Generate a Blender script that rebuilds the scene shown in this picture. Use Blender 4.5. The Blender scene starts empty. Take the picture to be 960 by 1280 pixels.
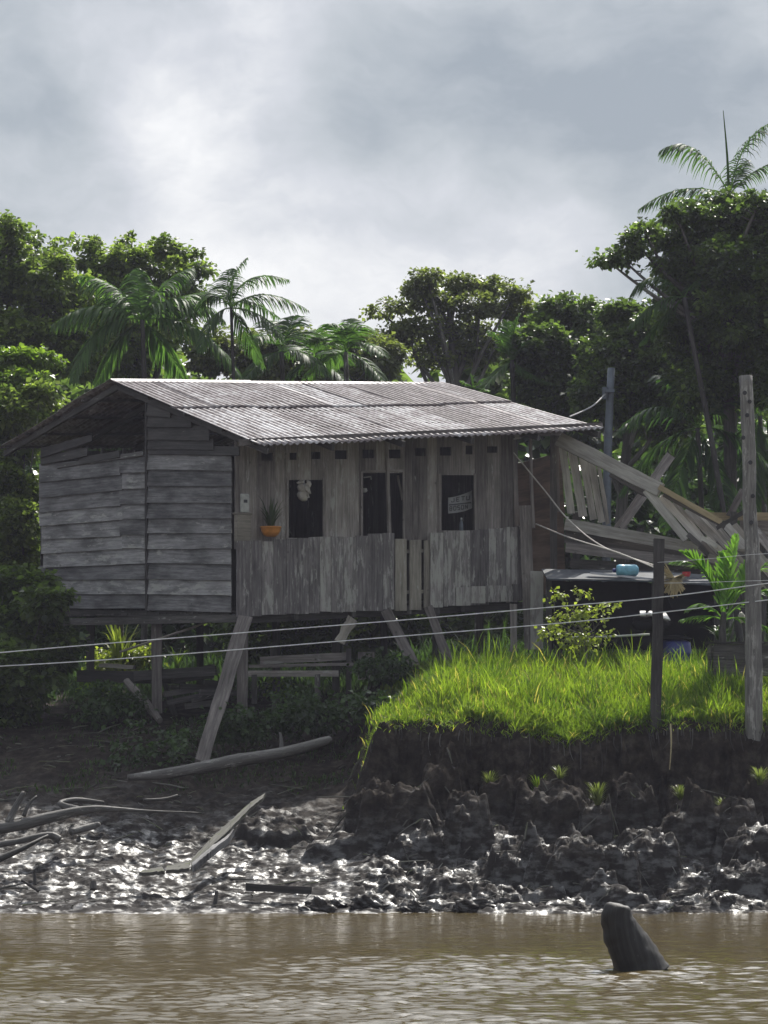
import bpy, math, random
import numpy as np
from mathutils import Vector, Matrix

random.seed(7)
RNG = np.random.default_rng(11)
SC = bpy.context.scene
COL = SC.collection
R = math.radians

# ------------------------------------------------------------------ camera
F, HZ, CX, CAMZ = 4250.0, 960.0, 480.0, 1.9       # focal length and horizon in photo pixels (960 wide)
cam_d = bpy.data.cameras.new("camera")
cam = bpy.data.objects.new("camera", cam_d)
COL.objects.link(cam)
cam.location = (0, 0, CAMZ)
cam.rotation_euler = (R(90), 0, 0)
cam_d.sensor_fit = 'HORIZONTAL'
cam_d.sensor_width = 36
cam_d.lens = F / 960 * 36
cam_d.shift_y = (HZ - 640) / 960
cam_d.clip_start, cam_d.clip_end = 0.5, 4000
SC.camera = cam
SC.render.engine = 'CYCLES'
SC.cycles.use_denoising = True
SC.cycles.max_bounces = 8
SC.cycles.transparent_max_bounces = 8
SC.cycles.volume_bounces = 0
SC.view_settings.view_transform = 'Standard'
SC.view_settings.look = 'None'
SC.view_settings.gamma = 1
SC.view_settings.use_curve_mapping = False
SC.view_settings.exposure = 0.2

# ------------------------------------------------------------------ sun and sky
SUN_AZ, SUN_EL = R(18), R(49)                       # azimuth clockwise from +Y
sd = Vector((math.sin(SUN_AZ) * math.cos(SUN_EL), math.cos(SUN_AZ) * math.cos(SUN_EL), math.sin(SUN_EL)))
sl = bpy.data.lights.new("sun", 'SUN')
sl.energy = 4.8
sl.angle = R(0.6)
sl.color = (1.0, 0.95, 0.86)
so = bpy.data.objects.new("sun", sl)
COL.objects.link(so)
so.rotation_euler = sd.to_track_quat('Z', 'Y').to_euler()
so.location = (10, 60, 40)

W = bpy.data.worlds.new("World")
SC.world = W
W.use_nodes = True
nt = W.node_tree
nt.nodes.clear()
def N(tree, kind, **kw):
    n = tree.nodes.new(kind)
    for k, v in kw.items():
        if k == 'inp':
            for a, b in v.items(): n.inputs[a].default_value = b
        else: setattr(n, k, v)
    return n
def L(tree, a, ai, b, bi): tree.links.new(a.outputs[ai], b.inputs[bi])
def M(tree, op, a=None, b=None, c=None, clamp=False):
    n = tree.nodes.new('ShaderNodeMath'); n.operation = op; n.use_clamp = clamp
    for i, v in enumerate((a, b, c)):
        if v is None: continue
        if isinstance(v, (int, float)): n.inputs[i].default_value = v
        else: tree.links.new(v, n.inputs[i])
    return n.outputs[0]
sky = N(nt, 'ShaderNodeTexSky', sky_type='NISHITA', sun_disc=False, sun_elevation=SUN_EL, sun_rotation=SUN_AZ,
        air_density=1.0, dust_density=2.5)
tc = N(nt, 'ShaderNodeTexCoord')
# warp the direction a little so that the cloud masses get ragged borders
wn = N(nt, 'ShaderNodeTexNoise', inp={'Scale': 14.0, 'Detail': 5.0, 'Roughness': 0.55})
L(nt, tc, 'Generated', wn, 'Vector')
wsub = N(nt, 'ShaderNodeVectorMath', operation='SUBTRACT'); L(nt, wn, 'Color', wsub, 0); wsub.inputs[1].default_value = (.5, .5, .5)
wsc = N(nt, 'ShaderNodeVectorMath', operation='SCALE'); L(nt, wsub, 0, wsc, 0); wsc.inputs['Scale'].default_value = 0.045
wad = N(nt, 'ShaderNodeVectorMath', operation='ADD'); L(nt, tc, 'Generated', wad, 0); L(nt, wsc, 0, wad, 1)
mp = N(nt, 'ShaderNodeMapping', inp={'Scale': (1.0, 1.0, 2.0)}); L(nt, wad, 0, mp, 'Vector')
cn = N(nt, 'ShaderNodeTexNoise', inp={'Scale': 9.0, 'Detail': 7.0, 'Roughness': 0.5}); L(nt, mp, 0, cn, 'Vector')
cn2 = N(nt, 'ShaderNodeTexNoise', inp={'Scale': 26.0, 'Detail': 9.0, 'Roughness': 0.58}); L(nt, mp, 0, cn2, 'Vector')
val = M(nt, 'MULTIPLY_ADD', cn.outputs['Fac'], 0.55, -.10)
val = M(nt, 'MULTIPLY_ADD', cn2.outputs['Fac'], 0.55, M(nt, 'SUBTRACT', val, .05))
def dirv(px, py):
    return Vector(((px - CX) / F, 1, (HZ - py) / F)).normalized()
# cloud masses: direction, angular radius (in photo px), amount
for px, py, r, amt in [(250, 80, 190, .22), (340, 60, 100, .16), (190, 180, 110, .14), (120, 60, 120, .08), (280, 190, 70, .08), (360, 400, 250, .30), (630, 285, 170, .20), (730, 260, 90, .10), (100, 340, 240, .20), (450, 450, 420, .10),
                       (430, 215, 110, -.12), (300, 245, 110, -.08), (790, 130, 300, -.20), (560, 130, 150, -.12), (30, 140, 120, -.10), (130, 255, 90, -.10), (860, 90, 140, -.06), (850, 330, 200, .05), (900, 10, 110, .12), (500, 20, 110, .06)]:
    d = N(nt, 'ShaderNodeVectorMath', operation='DISTANCE'); L(nt, wad, 0, d, 0); d.inputs[1].default_value = dirv(px, py)
    t = M(nt, 'SUBTRACT', 1.0, M(nt, 'DIVIDE', d.outputs['Value'], r / F * 1.25), clamp=True)
    sm = M(nt, 'MULTIPLY', M(nt, 'MULTIPLY', t, t), M(nt, 'MULTIPLY_ADD', t, -2.0, 3.0))
    val = M(nt, 'MULTIPLY_ADD', sm, amt, val)
cr = N(nt, 'ShaderNodeValToRGB')
L(nt, cr, 'Color', cr, 'Fac') if False else nt.links.new(val, cr.inputs['Fac'])
e = cr.color_ramp.elements
e[0].position = 0.20; e[0].color = (0.265, 0.305, 0.35, 1)
e[1].position = 0.86; e[1].color = (0.83, 0.83, 0.83, 1)
x = e.new(0.40); x.color = (0.40, 0.435, 0.47, 1)
x = e.new(0.60); x.color = (0.54, 0.56, 0.60, 1)
cs = N(nt, 'ShaderNodeVectorMath', operation='SCALE'); L(nt, cr, 'Color', cs, 0); cs.inputs['Scale'].default_value = 10.8
mx = N(nt, 'ShaderNodeMix', data_type='RGBA', inp={0: 0.90}); nt.links.new(sky.outputs[0], mx.inputs[6]); nt.links.new(cs.outputs[0], mx.inputs[7])
gd = N(nt, 'ShaderNodeVectorMath', operation='DISTANCE'); L(nt, tc, 'Generated', gd, 0); gd.inputs[1].default_value = sd
gt = M(nt, 'SUBTRACT', 1.0, M(nt, 'DIVIDE', gd.outputs['Value'], 0.62), clamp=True)
gl = M(nt, 'MULTIPLY_ADD', M(nt, 'POWER', gt, 2.0), 13.0, 1.0)
gs = N(nt, 'ShaderNodeVectorMath', operation='SCALE'); nt.links.new(mx.outputs[2], gs.inputs[0]); nt.links.new(gl, gs.inputs['Scale'])
bg = N(nt, 'ShaderNodeBackground', inp={'Strength': 0.1}); nt.links.new(gs.outputs[0], bg.inputs[0])
wo = N(nt, 'ShaderNodeOutputWorld'); L(nt, bg, 0, wo, 0)

# ------------------------------------------------------------------ helpers
def P(px, py, Y): return Vector(((px - CX) / F * Y, Y, CAMZ + (HZ - py) / F * Y))
class Plane:
    def __init__(s, o, d, n): s.o, s.d, s.n = Vector(o), Vector(d).normalized(), Vector(n).normalized()
    def hit(s, px, py, off=0.0):
        c = Vector((0, 0, CAMZ)); r = Vector(((px - CX) / F, 1, (HZ - py) / F))
        o = s.o + s.n * off
        return c + r * ((o - c).dot(s.n) / r.dot(s.n))

def hash2(ix, iy, seed):
    h = (ix.astype(np.int64) * 374761393 + iy.astype(np.int64) * 668265263 + seed * 1442695041) & 0xffffffff
    h = ((h ^ (h >> 13)) * 1274126177) & 0xffffffff
    return ((h ^ (h >> 16)) & 0xffff) / 65535.0
def vnoise(x, y, seed=0):
    x0 = np.floor(x); y0 = np.floor(y); fx = x - x0; fy = y - y0
    fx = fx * fx * fx * (fx * (fx * 6 - 15) + 10); fy = fy * fy * fy * (fy * (fy * 6 - 15) + 10)
    a = hash2(x0, y0, seed); b = hash2(x0 + 1, y0, seed); c = hash2(x0, y0 + 1, seed); d = hash2(x0 + 1, y0 + 1, seed)
    return (a + (b - a) * fx) * (1 - fy) + (c + (d - c) * fx) * fy - 0.5
def fbm(x, y, seed=0, o=4, g=0.5):
    s = 0; a = 1.0
    for i in range(o):
        s = s + a * vnoise(x * 2 ** i + 17.3 * i, y * 2 ** i - 9.1 * i, seed + i); a *= g
    return s
def sstep(a, b, x):
    t = np.clip((x - a) / (b - a), 0, 1); return t * t * (3 - 2 * t)

class MB:
    """collects shapes, then links them as one mesh object"""
    def __init__(s): s.v = []; s.f = []; s.uv = []; s.tn = []; s.mi = []
    def face(s, idx, uvs, tone, mi=0): s.f.append(idx); s.uv.extend(uvs); s.tn.extend([tone] * len(idx)); s.mi.append(mi)
    def plank(s, a0, a1, b0, b1, n, t, seg=5, jit=0.003, tone=None, ends=True, uvo=None, warp=0.0):
        """long edges a0>a1 and b0>b1, extruded by t along n"""
        tone = random.random() if tone is None else tone
        a0, a1, b0, b1 = map(Vector, (a0, a1, b0, b1)); n = Vector(n).normalized()
        ln = ((a1 - a0).length + (b1 - b0).length) / 2; w = ((b0 - a0).length + (b1 - a1).length) / 2
        ou, ov = uvo if uvo else (random.random() * 40, random.random() * 40)
        base = len(s.v); ax = (a1 - a0).normalized() if ln > 0 else Vector((0, 0, 1)); ac = (b0 - a0).normalized() if w > 0 else Vector((1, 0, 0))
        wz = [0.0] * (seg + 1)
        if warp:
            ph = random.random() * 6; wz = [warp * math.sin(ph + 3.5 * i / seg) for i in range(seg + 1)]
        for i in range(seg + 1):
            k = i / seg
            pa = a0.lerp(a1, k); pb = b0.lerp(b1, k)
            ja = ac * random.uniform(-jit, jit); jb = ac * random.uniform(-jit, jit)
            if i in (0, seg): ja = ja + ax * random.uniform(-jit, jit) * 2; jb = jb + ax * random.uniform(-jit, jit) * 2
            o = n * wz[i]
            s.v += [pa + ja + o, pb + jb + o, pb + jb + n * t + o, pa + ja + n * t + o]
        for i in range(seg):
            q = base + 4 * i; u0 = ou + ln * i / seg; u1 = ou + ln * (i + 1) / seg
            for (c, d, va, vb) in ((0, 1, 0, w), (1, 2, w, w + t), (2, 3, w, 0), (3, 0, 0, -t)):
                s.face((q + c, q + d, q + 4 + d, q + 4 + c), [(u0, ov + va), (u0, ov + vb), (u1, ov + vb), (u1, ov + va)], tone)
        if ends:
            q = base + 4 * seg
            s.face((base + 3, base + 2, base + 1, base), [(ou, ov), (ou, ov + w), (ou + .02, ov + w), (ou + .02, ov)], tone)
            s.face((q, q + 1, q + 2, q + 3), [(ou, ov), (ou, ov + w), (ou + .02, ov + w), (ou + .02, ov)], tone)
    def beam(s, p0, p1, w, t, up=None, seg=4, jit=0.003, tone=None, warp=0.0):
        """rectangular bar from p0 to p1, w across, t thick towards the camera side"""
        p0, p1 = Vector(p0), Vector(p1); d = (p1 - p0).normalized()
        n = Vector(up) if up else Vector((0, -1, 0))
        n = (n - d * n.dot(d)).normalized(); c = d.cross(n).normalized()
        a = p0 - c * w / 2 - n * t / 2; b = p0 + c * w / 2 - n * t / 2
        s.plank(a, a + (p1 - p0), b, b + (p1 - p0), n, t, seg, jit, tone, warp=warp)
    def tube(s, pts, rad, k=8, jit=0.0, tone=None, caps=True, sub=1):
        tone = random.random() if tone is None else tone
        pts = [Vector(p) for p in pts]; rad = list(rad) if hasattr(rad, '__len__') else [rad] * len(pts)
        if sub > 1:
            np_, nr = [], []
            n = len(pts)
            for i in range(n - 1):
                p0 = pts[max(i - 1, 0)]; p1 = pts[i]; p2 = pts[i + 1]; p3 = pts[min(i + 2, n - 1)]
                for j in range(sub):
                    t = j / sub
                    np_.append(0.5 * ((2 * p1) + (p2 - p0) * t + (2 * p0 - 5 * p1 + 4 * p2 - p3) * t * t + (3 * p1 - p0 - 3 * p2 + p3) * t ** 3))
                    nr.append(rad[i] * (1 - t) + rad[i + 1] * t)
            np_.append(pts[-1]); nr.append(rad[-1]); pts, rad = np_, nr
        base = len(s.v); u = 0; ou = random.random() * 30; us = []
        ref = Vector((0, 0, 1)) if abs((pts[-1] - pts[0]).normalized().z) < .8 else Vector((0, 1, 0))
        for i, p in enumerate(pts):
            d = (pts[min(i + 1, len(pts) - 1)] - pts[max(i - 1, 0)]).normalized()
            a = d.cross(ref).normalized(); b = d.cross(a).normalized()
            if i: u += (p - pts[i - 1]).length
            us.append(u)
            for j in range(k):
                th = 2 * math.pi * j / k; r = rad[i] * (1 + random.uniform(-jit, jit))
                s.v.append(p + (a * math.cos(th) + b * math.sin(th)) * r)
        for i in range(len(pts) - 1):
            for j in range(k):
                j2 = (j + 1) % k; q = base + i * k
                c = 2 * math.pi * max(rad[i], .01)
                v0 = c * j / k; v1 = c * (j + 1) / k
                s.face((q + j, q + j2, q + k + j2, q + k + j), [(ou + us[i], v0), (ou + us[i], v1), (ou + us[i + 1], v1), (ou + us[i + 1], v0)], tone)
        if caps:
            s.face(tuple(base + j for j in range(k))[::-1], [(ou, .1 * j / k) for j in range(k)], tone)
            q = base + (len(pts) - 1) * k
            s.face(tuple(q + j for j in range(k)), [(ou, .1 * j / k) for j in range(k)], tone)
    def lathe(s, c, prof, k=16, tone=0.5, mi=0, sx=1, sy=1, tilt=None):
        base = len(s.v); c = Vector(c)
        for r, z in prof:
            for j in range(k):
                th = 2 * math.pi * j / k
                p = Vector((r * math.cos(th) * sx, r * math.sin(th) * sy, z))
                if tilt: p = tilt @ p
                s.v.append(c + p)
        for i in range(len(prof) - 1):
            for j in range(k):
                j2 = (j + 1) % k; q = base + i * k
                s.face((q + j, q + j2, q + k + j2, q + k + j), [(j / k, i * .1), ((j + 1) / k, i * .1), ((j + 1) / k, i * .1 + .1), (j / k, i * .1 + .1)], tone, mi)
        s.face(tuple(base + j for j in range(k))[::-1], [(0, 0)] * k, tone, mi)
        q = base + (len(prof) - 1) * k
        s.face(tuple(q + j for j in range(k)), [(0, 0)] * k, tone, mi)
    def quad(s, a, b, c, d, tone=0.5, mi=0):
        q = len(s.v); s.v += [Vector(a), Vector(b), Vector(c), Vector(d)]
        s.face((q, q + 1, q + 2, q + 3), [(0, 0), (1, 0), (1, 1), (0, 1)], tone, mi)
    def build(s, name, mat, parent=None, smooth=False):
        me = bpy.data.meshes.new(name)
        me.from_pydata([tuple(v) for v in s.v], [], s.f)
        for m in (mat if isinstance(mat, (list, tuple)) else [mat]): me.materials.append(m)
        uvl = me.uv_layers.new(name='UVMap'); uvl.data.foreach_set('uv', np.array(s.uv, dtype=np.float32).ravel())
        at = me.attributes.new('tone', 'FLOAT', 'CORNER'); at.data.foreach_set('value', np.array(s.tn, dtype=np.float32))
        me.polygons.foreach_set('material_index', np.array(s.mi, dtype=np.int32))
        if smooth: me.polygons.foreach_set('use_smooth', [True] * len(me.polygons))
        me.update()
        return link(name, me, parent)
def link(name, me, parent=None):
    o = bpy.data.objects.new(name, me); COL.objects.link(o)
    if parent is not None:
        o.parent = parent; o.matrix_parent_inverse = Matrix.Translation(-parent.location)
    return o
def np_mesh(name, verts, faces, mat, parent=None, tone=None, smooth=False, uv=None):
    """verts (n,3), faces (m,k) arrays"""
    me = bpy.data.meshes.new(name); faces = np.asarray(faces, dtype=np.int32); m, k = faces.shape
    me.vertices.add(len(verts)); me.vertices.foreach_set('co', np.asarray(verts, dtype=np.float32).ravel())
    me.loops.add(m * k); me.loops.foreach_set('vertex_index', faces.ravel())
    me.polygons.add(m); me.polygons.foreach_set('loop_start', np.arange(0, m * k, k, dtype=np.int32))
    me.polygons.foreach_set('loop_total', np.full(m, k, dtype=np.int32))
    if smooth: me.polygons.foreach_set('use_smooth', np.ones(m, dtype=bool))
    if tone is not None:
        a = me.attributes.new('tone', 'FLOAT', 'POINT'); a.data.foreach_set('value', np.asarray(tone, dtype=np.float32))
    me.update(calc_edges=True); me.validate()
    me.materials.append(mat)
    return link(name, me, parent)
def tag(o, label=None, cat=None, group=None, kind=None):
    if label: o['label'] = label
    if cat: o['category'] = cat
    if group: o['group'] = group
    if kind: o['kind'] = kind
    return o
def thing(name, label, cat, loc, group=None):
    o = bpy.data.objects.new(name, None); COL.objects.link(o); o.location = Vector(loc); o.empty_display_size = .2
    return tag(o, label, cat, group)
def one(mb, name, mat, label, cat, group=None, smooth=False):
    return tag(mb.build(name, mat, smooth=smooth), label, cat, group)

# ------------------------------------------------------------------ materials
def mat_new(name):
    m = bpy.data.materials.new(name); m.use_nodes = True; t = m.node_tree; t.nodes.clear()
    out = N(t, 'ShaderNodeOutputMaterial'); b = N(t, 'ShaderNodeBsdfPrincipled'); L(t, b, 0, out, 0)
    return m, t, b, out
def ramp(t, fac, stops):
    r = N(t, 'ShaderNodeValToRGB'); t.links.new(fac, r.inputs[0]); e = r.color_ramp.elements
    while len(e) > 1: e.remove(e[-1])
    for i, (p, c) in enumerate(stops):
        x = e[0] if i == 0 else e.new(p)
        x.position = p; x.color = (*c, 1)
    return r.outputs[0]
def mix(t, fac, a, b, mode='MIX'):
    n = N(t, 'ShaderNodeMix', data_type='RGBA', blend_type=mode)
    for i, v in ((0, fac), (6, a), (7, b)):
        if isinstance(v, (int, float)): n.inputs[i].default_value = v
        elif isinstance(v, tuple): n.inputs[i].default_value = (*v, 1)
        else: t.links.new(v, n.inputs[i])
    return n.outputs[2]
def noise(t, vec, scale=(1, 1, 1), sc=1.0, det=4, rough=.55):
    mpn = N(t, 'ShaderNodeMapping', inp={'Scale': scale}); t.links.new(vec, mpn.inputs[0])
    n = N(t, 'ShaderNodeTexNoise', inp={'Scale': sc, 'Detail': det, 'Roughness': rough}); L(t, mpn, 0, n, 'Vector')
    return n.outputs['Fac']
def wood(name, dark, mid, light, patch=0.0, patch_col=(.42, .41, .38), stain=0.35, rough=.85):
    m, t, b, out = mat_new(name)
    uv = N(t, 'ShaderNodeUVMap'); v = uv.outputs[0]
    tn = N(t, 'ShaderNodeAttribute', attribute_name='tone').outputs['Fac']
    g = noise(t, v, (1.5, 26, 1), 1.0, 6, .65)
    fine = noise(t, v, (6, 170, 1), 1.0, 3, .6)
    big = noise(t, v, (1.1, 3.2, 1), 1.0, 4, .6)
    f = M(t, 'ADD', M(t, 'MULTIPLY', g, .65), M(t, 'MULTIPLY', fine, .35))
    f = M(t, 'ADD', f, M(t, 'MULTIPLY_ADD', tn, .25, -.125))
    c = ramp(t, f, [(.30, dark), (.50, mid), (.70, light)])
    st = ramp(t, big, [(.36, (1 - stain,) * 3), (.58, (1, 1, 1))])
    c = mix(t, 1.0, c, st, 'MULTIPLY')
    if patch > 0:
        pn = noise(t, v, (2.2, 9, 1), 1.0, 6, .7)
        pf = ramp(t, M(t, 'ADD', pn, M(t, 'MULTIPLY_ADD', tn, .16, -.08)), [(.66 - patch * .2, (0, 0, 0)), (.70 - patch * .2 + .03, (1, 1, 1))])
        c = mix(t, M(t, 'MULTIPLY', pf, .75), c, patch_col)
    # knots / nail stains
    kn = N(t, 'ShaderNodeTexVoronoi', inp={'Scale': 3.2}); t.links.new(v, kn.inputs['Vector'])
    kf = ramp(t, kn.outputs['Distance'], [(.03, (1, 1, 1)), (.09, (0, 0, 0))])
    c = mix(t, M(t, 'MULTIPLY', kf, .55), c, tuple(x * .5 for x in dark))
    t.links.new(c, b.inputs['Base Color']); b.inputs['Roughness'].default_value = rough; b.inputs['Specular IOR Level'].default_value = .25
    bp = N(t, 'ShaderNodeBump', inp={'Strength': .6, 'Distance': .006}); t.links.new(f, bp.inputs['Height']); L(t, bp, 0, b, 'Normal')
    return m
MT = {}
MT['wall'] = wood('weathered_grey_planks', (.085, .075, .072), (.225, .20, .188), (.40, .365, .335), 0.25)
MT['apron'] = wood('weathered_apron_planks', (.08, .072, .076), (.225, .205, .205), (.42, .39, .37), 0.75)
MT['side'] = wood('weathered_side_boards', (.11, .108, .112), (.25, .243, .243), (.42, .41, .405), .4, stain=.55)
MT['warm'] = wood('warm_weathered_wood', (.13, .115, .095), (.26, .235, .20), (.42, .385, .33), .1)
MT['stump'] = wood('rotten_black_wood', (.014, .013, .013), (.035, .033, .032), (.075, .072, .068), .2, rough=.6)
MT['drift2'] = wood('mossy_split_board', (.05, .05, .043), (.13, .125, .11), (.25, .24, .22), .5, (.10, .12, .04))
MT['pale'] = wood('silvered_board_painted_sun', (.20, .185, .165), (.40, .375, .34), (.60, .57, .52), .1)  # silvered wood, made lighter to stand in for sunlight the lean-to lacks
MT['fresh'] = wood('yellowish_board', (.22, .17, .10), (.38, .30, .18), (.52, .43, .28), 0)
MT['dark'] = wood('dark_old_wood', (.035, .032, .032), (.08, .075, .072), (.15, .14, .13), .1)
MT['post'] = wood('fence_post_wood', (.06, .056, .053), (.17, .163, .155), (.32, .31, .29), .45)
MT['ply'] = wood('brown_plywood', (.07, .045, .032), (.12, .082, .058), (.17, .12, .085), 0, stain=.6)
MT['bark'] = wood('grey_bark', (.05, .045, .04), (.12, .11, .10), (.22, .21, .19), .3)
MT['drift'] = wood('wet_driftwood', (.035, .032, .030), (.085, .08, .075), (.18, .17, .16), .1, rough=.6)

def simple(name, col, rough=.6, metal=0.0, var=.25, sc=8.0, spec=.5):
    m, t, b, out = mat_new(name)
    tcn = N(t, 'ShaderNodeTexCoord'); n = noise(t, tcn.outputs['Object'], (1, 1, 1), sc, 5, .65)
    c = ramp(t, n, [(.3, tuple(x * (1 - var) for x in col)), (.7, tuple(min(1, x * (1 + var)) for x in col))])
    t.links.new(c, b.inputs['Base Color']); b.inputs['Roughness'].default_value = rough; b.inputs['Metallic'].default_value = metal
    b.inputs['Specular IOR Level'].default_value = spec
    return m
MT['orange'] = simple('orange_plastic', (.55, .22, .04), .5)
MT['white'] = simple('dirty_white_plastic', (.42, .42, .40), .5, sc=14)
MT['grey'] = simple('grey_plastic', (.25, .25, .25), .5)
MT['ink'] = simple('dark_print', (.03, .03, .035), .6)
MT['blue'] = simple('light_blue_plastic', (.18, .42, .55), .35)
MT['deepblue'] = simple('deep_blue_plastic', (.02, .03, .16), .4)
MT['red'] = simple('red_plastic', (.55, .04, .05), .4)
MT['black'] = simple('black_cover_and_shade', (.007, .007, .008), .9, spec=.1)  # covers and lids; near-black also stands in for shade under the bench
MT['chrome'] = simple('shiny_cover', (.35, .35, .36), .25, .6)
MT['wire'] = simple('galvanised_wire', (.75, .75, .75), .4, .2)
MT['steel'] = simple('painted_steel', (.12, .14, .165), .45, .4, .35, 3)
MT['grey_sheet'] = simple('worn_dark_sheet', (.05, .06, .075), .75, sc=5, var=.5)
MT['cloth'] = simple('pale_cloth', (.45, .42, .38), .9)
MT['straw'] = simple('dried_straw', (.36, .30, .17), .9, sc=30)

def leaf_mat(name, dark, light, trans=.5, rough=.38, spec=.5, tcol=None):
    m, t, b, out = mat_new(name)
    tn = N(t, 'ShaderNodeAttribute', attribute_name='tone').outputs['Fac']
    c = ramp(t, tn, [(0, dark), (.8, light), (.97, tuple(min(1, x * 1.5) for x in light)), (1, (.42, .36, .18) if 'grass' in name else tuple(min(1, x * 1.5) for x in light))])
    t.links.new(c, b.inputs['Base Color']); b.inputs['Roughness'].default_value = rough; b.inputs['Specular IOR Level'].default_value = spec
    tr = N(t, 'ShaderNodeBsdfTranslucent')
    tcn = mix(t, 1.0, c, tcol or (1.35, 1.55, .75), 'MULTIPLY'); t.links.new(tcn, tr.inputs[0])
    ms = N(t, 'ShaderNodeMixShader', inp={0: trans}); L(t, b, 0, ms, 1); L(t, tr, 0, ms, 2); L(t, ms, 0, out, 0)
    return m
MT['leafA'] = leaf_mat('broad_leaf_mid', (.055, .085, .026), (.20, .245, .07), .6)
MT['leafB'] = leaf_mat('broad_leaf_dark', (.032, .052, .022), (.12, .165, .05), .55, .34, .5)
MT['leafC'] = leaf_mat('broad_leaf_olive', (.065, .080, .032), (.18, .20, .07), .55)
MT['leafY'] = leaf_mat('young_leaf_bright', (.09, .14, .022), (.20, .28, .045), .55)
MT['leafS'] = leaf_mat('shrub_leaf_yellow', (.14, .17, .03), (.30, .33, .07), .5)
MT['palm'] = leaf_mat('palm_leaflet', (.028, .062, .022), (.075, .135, .038), .55, .5, .3)
MT['coco'] = leaf_mat('young_coconut_leaf', (.06, .12, .02), (.12, .22, .04), .5, .35)
MT['grass'] = leaf_mat('lush_grass_blade', (.070, .130, .018), (.18, .245, .042), .55, .45, .4, (1.5, 1.6, .5))
MT['weed'] = leaf_mat('dark_weed', (.022, .042, .015), (.055, .095, .03), .4)

# metal roof sheets
m, t, b, out = mat_new('rusty_galvanised_roof')
uvn = N(t, 'ShaderNodeUVMap').outputs[0]; tn = N(t, 'ShaderNodeAttribute', attribute_name='tone').outputs['Fac']
n1 = noise(t, uvn, (5.5, 1.6, 1), 1.0, 6, .7); n2 = noise(t, uvn, (1.2, 8, 1), 1.0, 5, .65); n3 = noise(t, uvn, (22, 5, 1), 1.0, 3, .6)
f = M(t, 'ADD', M(t, 'ADD', M(t, 'MULTIPLY', n1, .45), M(t, 'MULTIPLY', n2, .35)), M(t, 'MULTIPLY', n3, .20))
f = M(t, 'ADD', f, M(t, 'MULTIPLY_ADD', tn, .14, -.07))
c = ramp(t, f, [(.40, (.075, .052, .050)), (.47, (.15, .118, .118)), (.53, (.26, .23, .23)), (.61, (.52, .50, .51))])
t.links.new(c, b.inputs['Base Color']); b.inputs['Roughness'].default_value = .5; b.inputs['Metallic'].default_value = .1
bp = N(t, 'ShaderNodeBump', inp={'Strength': .4, 'Distance': .01}); t.links.new(f, bp.inputs['Height']); L(t, bp, 0, b, 'Normal')
MT['roof'] = m

# river mud: dry and matt on the bank, kept dark there in place of missing shadow, wet and shiny lower down
m, t, b, out = mat_new('river_mud')
geo = N(t, 'ShaderNodeNewGeometry'); pos = geo.outputs['Position']
sep = N(t, 'ShaderNodeSeparateXYZ'); t.links.new(pos, sep.inputs[0])
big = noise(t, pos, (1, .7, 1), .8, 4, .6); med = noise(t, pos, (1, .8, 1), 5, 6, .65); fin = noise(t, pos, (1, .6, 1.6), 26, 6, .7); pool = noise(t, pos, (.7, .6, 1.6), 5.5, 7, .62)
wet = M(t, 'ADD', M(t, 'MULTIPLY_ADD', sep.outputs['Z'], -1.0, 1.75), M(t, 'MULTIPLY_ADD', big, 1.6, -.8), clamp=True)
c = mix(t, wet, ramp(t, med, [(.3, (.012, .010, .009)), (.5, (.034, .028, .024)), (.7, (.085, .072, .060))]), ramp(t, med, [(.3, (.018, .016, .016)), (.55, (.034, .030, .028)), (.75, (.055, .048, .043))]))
t.links.new(c, b.inputs['Base Color'])
pf = N(t, 'ShaderNodeMapRange', inp={1: .46, 2: .60, 3: .0, 4: 1.0}); t.links.new(pool, pf.inputs[0])
wp = M(t, 'MULTIPLY', wet, M(t, 'MULTIPLY_ADD', pf.outputs[0], .93, .07))
t.links.new(M(t, 'MULTIPLY_ADD', wp, -.62, .94), b.inputs['Roughness'])
t.links.new(M(t, 'MULTIPLY_ADD', wp, .95, .04), b.inputs['Specular IOR Level'])
h = M(t, 'ADD', M(t, 'MULTIPLY', med, .72), M(t, 'MULTIPLY', fin, .28))
bp = N(t, 'ShaderNodeBump', inp={'Strength': .8, 'Distance': .035}); t.links.new(h, bp.inputs['Height']); t.links.new(M(t, 'MULTIPLY_ADD', wet, -.045, .075), bp.inputs['Distance']); L(t, bp, 0, b, 'Normal')
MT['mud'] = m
m, t, b, out = mat_new('river_water')
geo = N(t, 'ShaderNodeNewGeometry'); pos = geo.outputs['Position']
b.inputs['Base Color'].default_value = (.098, .075, .036, 1); b.inputs['Roughness'].default_value = .05; b.inputs['IOR'].default_value = 1.33
w1 = noise(t, pos, (.7, 1, 1), 9, 5, .6)
bp = N(t, 'ShaderNodeBump', inp={'Strength': .35, 'Distance': .02}); t.links.new(w1, bp.inputs['Height']); L(t, bp, 0, b, 'Normal')
MT['water'] = m
MT['stone'] = MT['mud']

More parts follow.
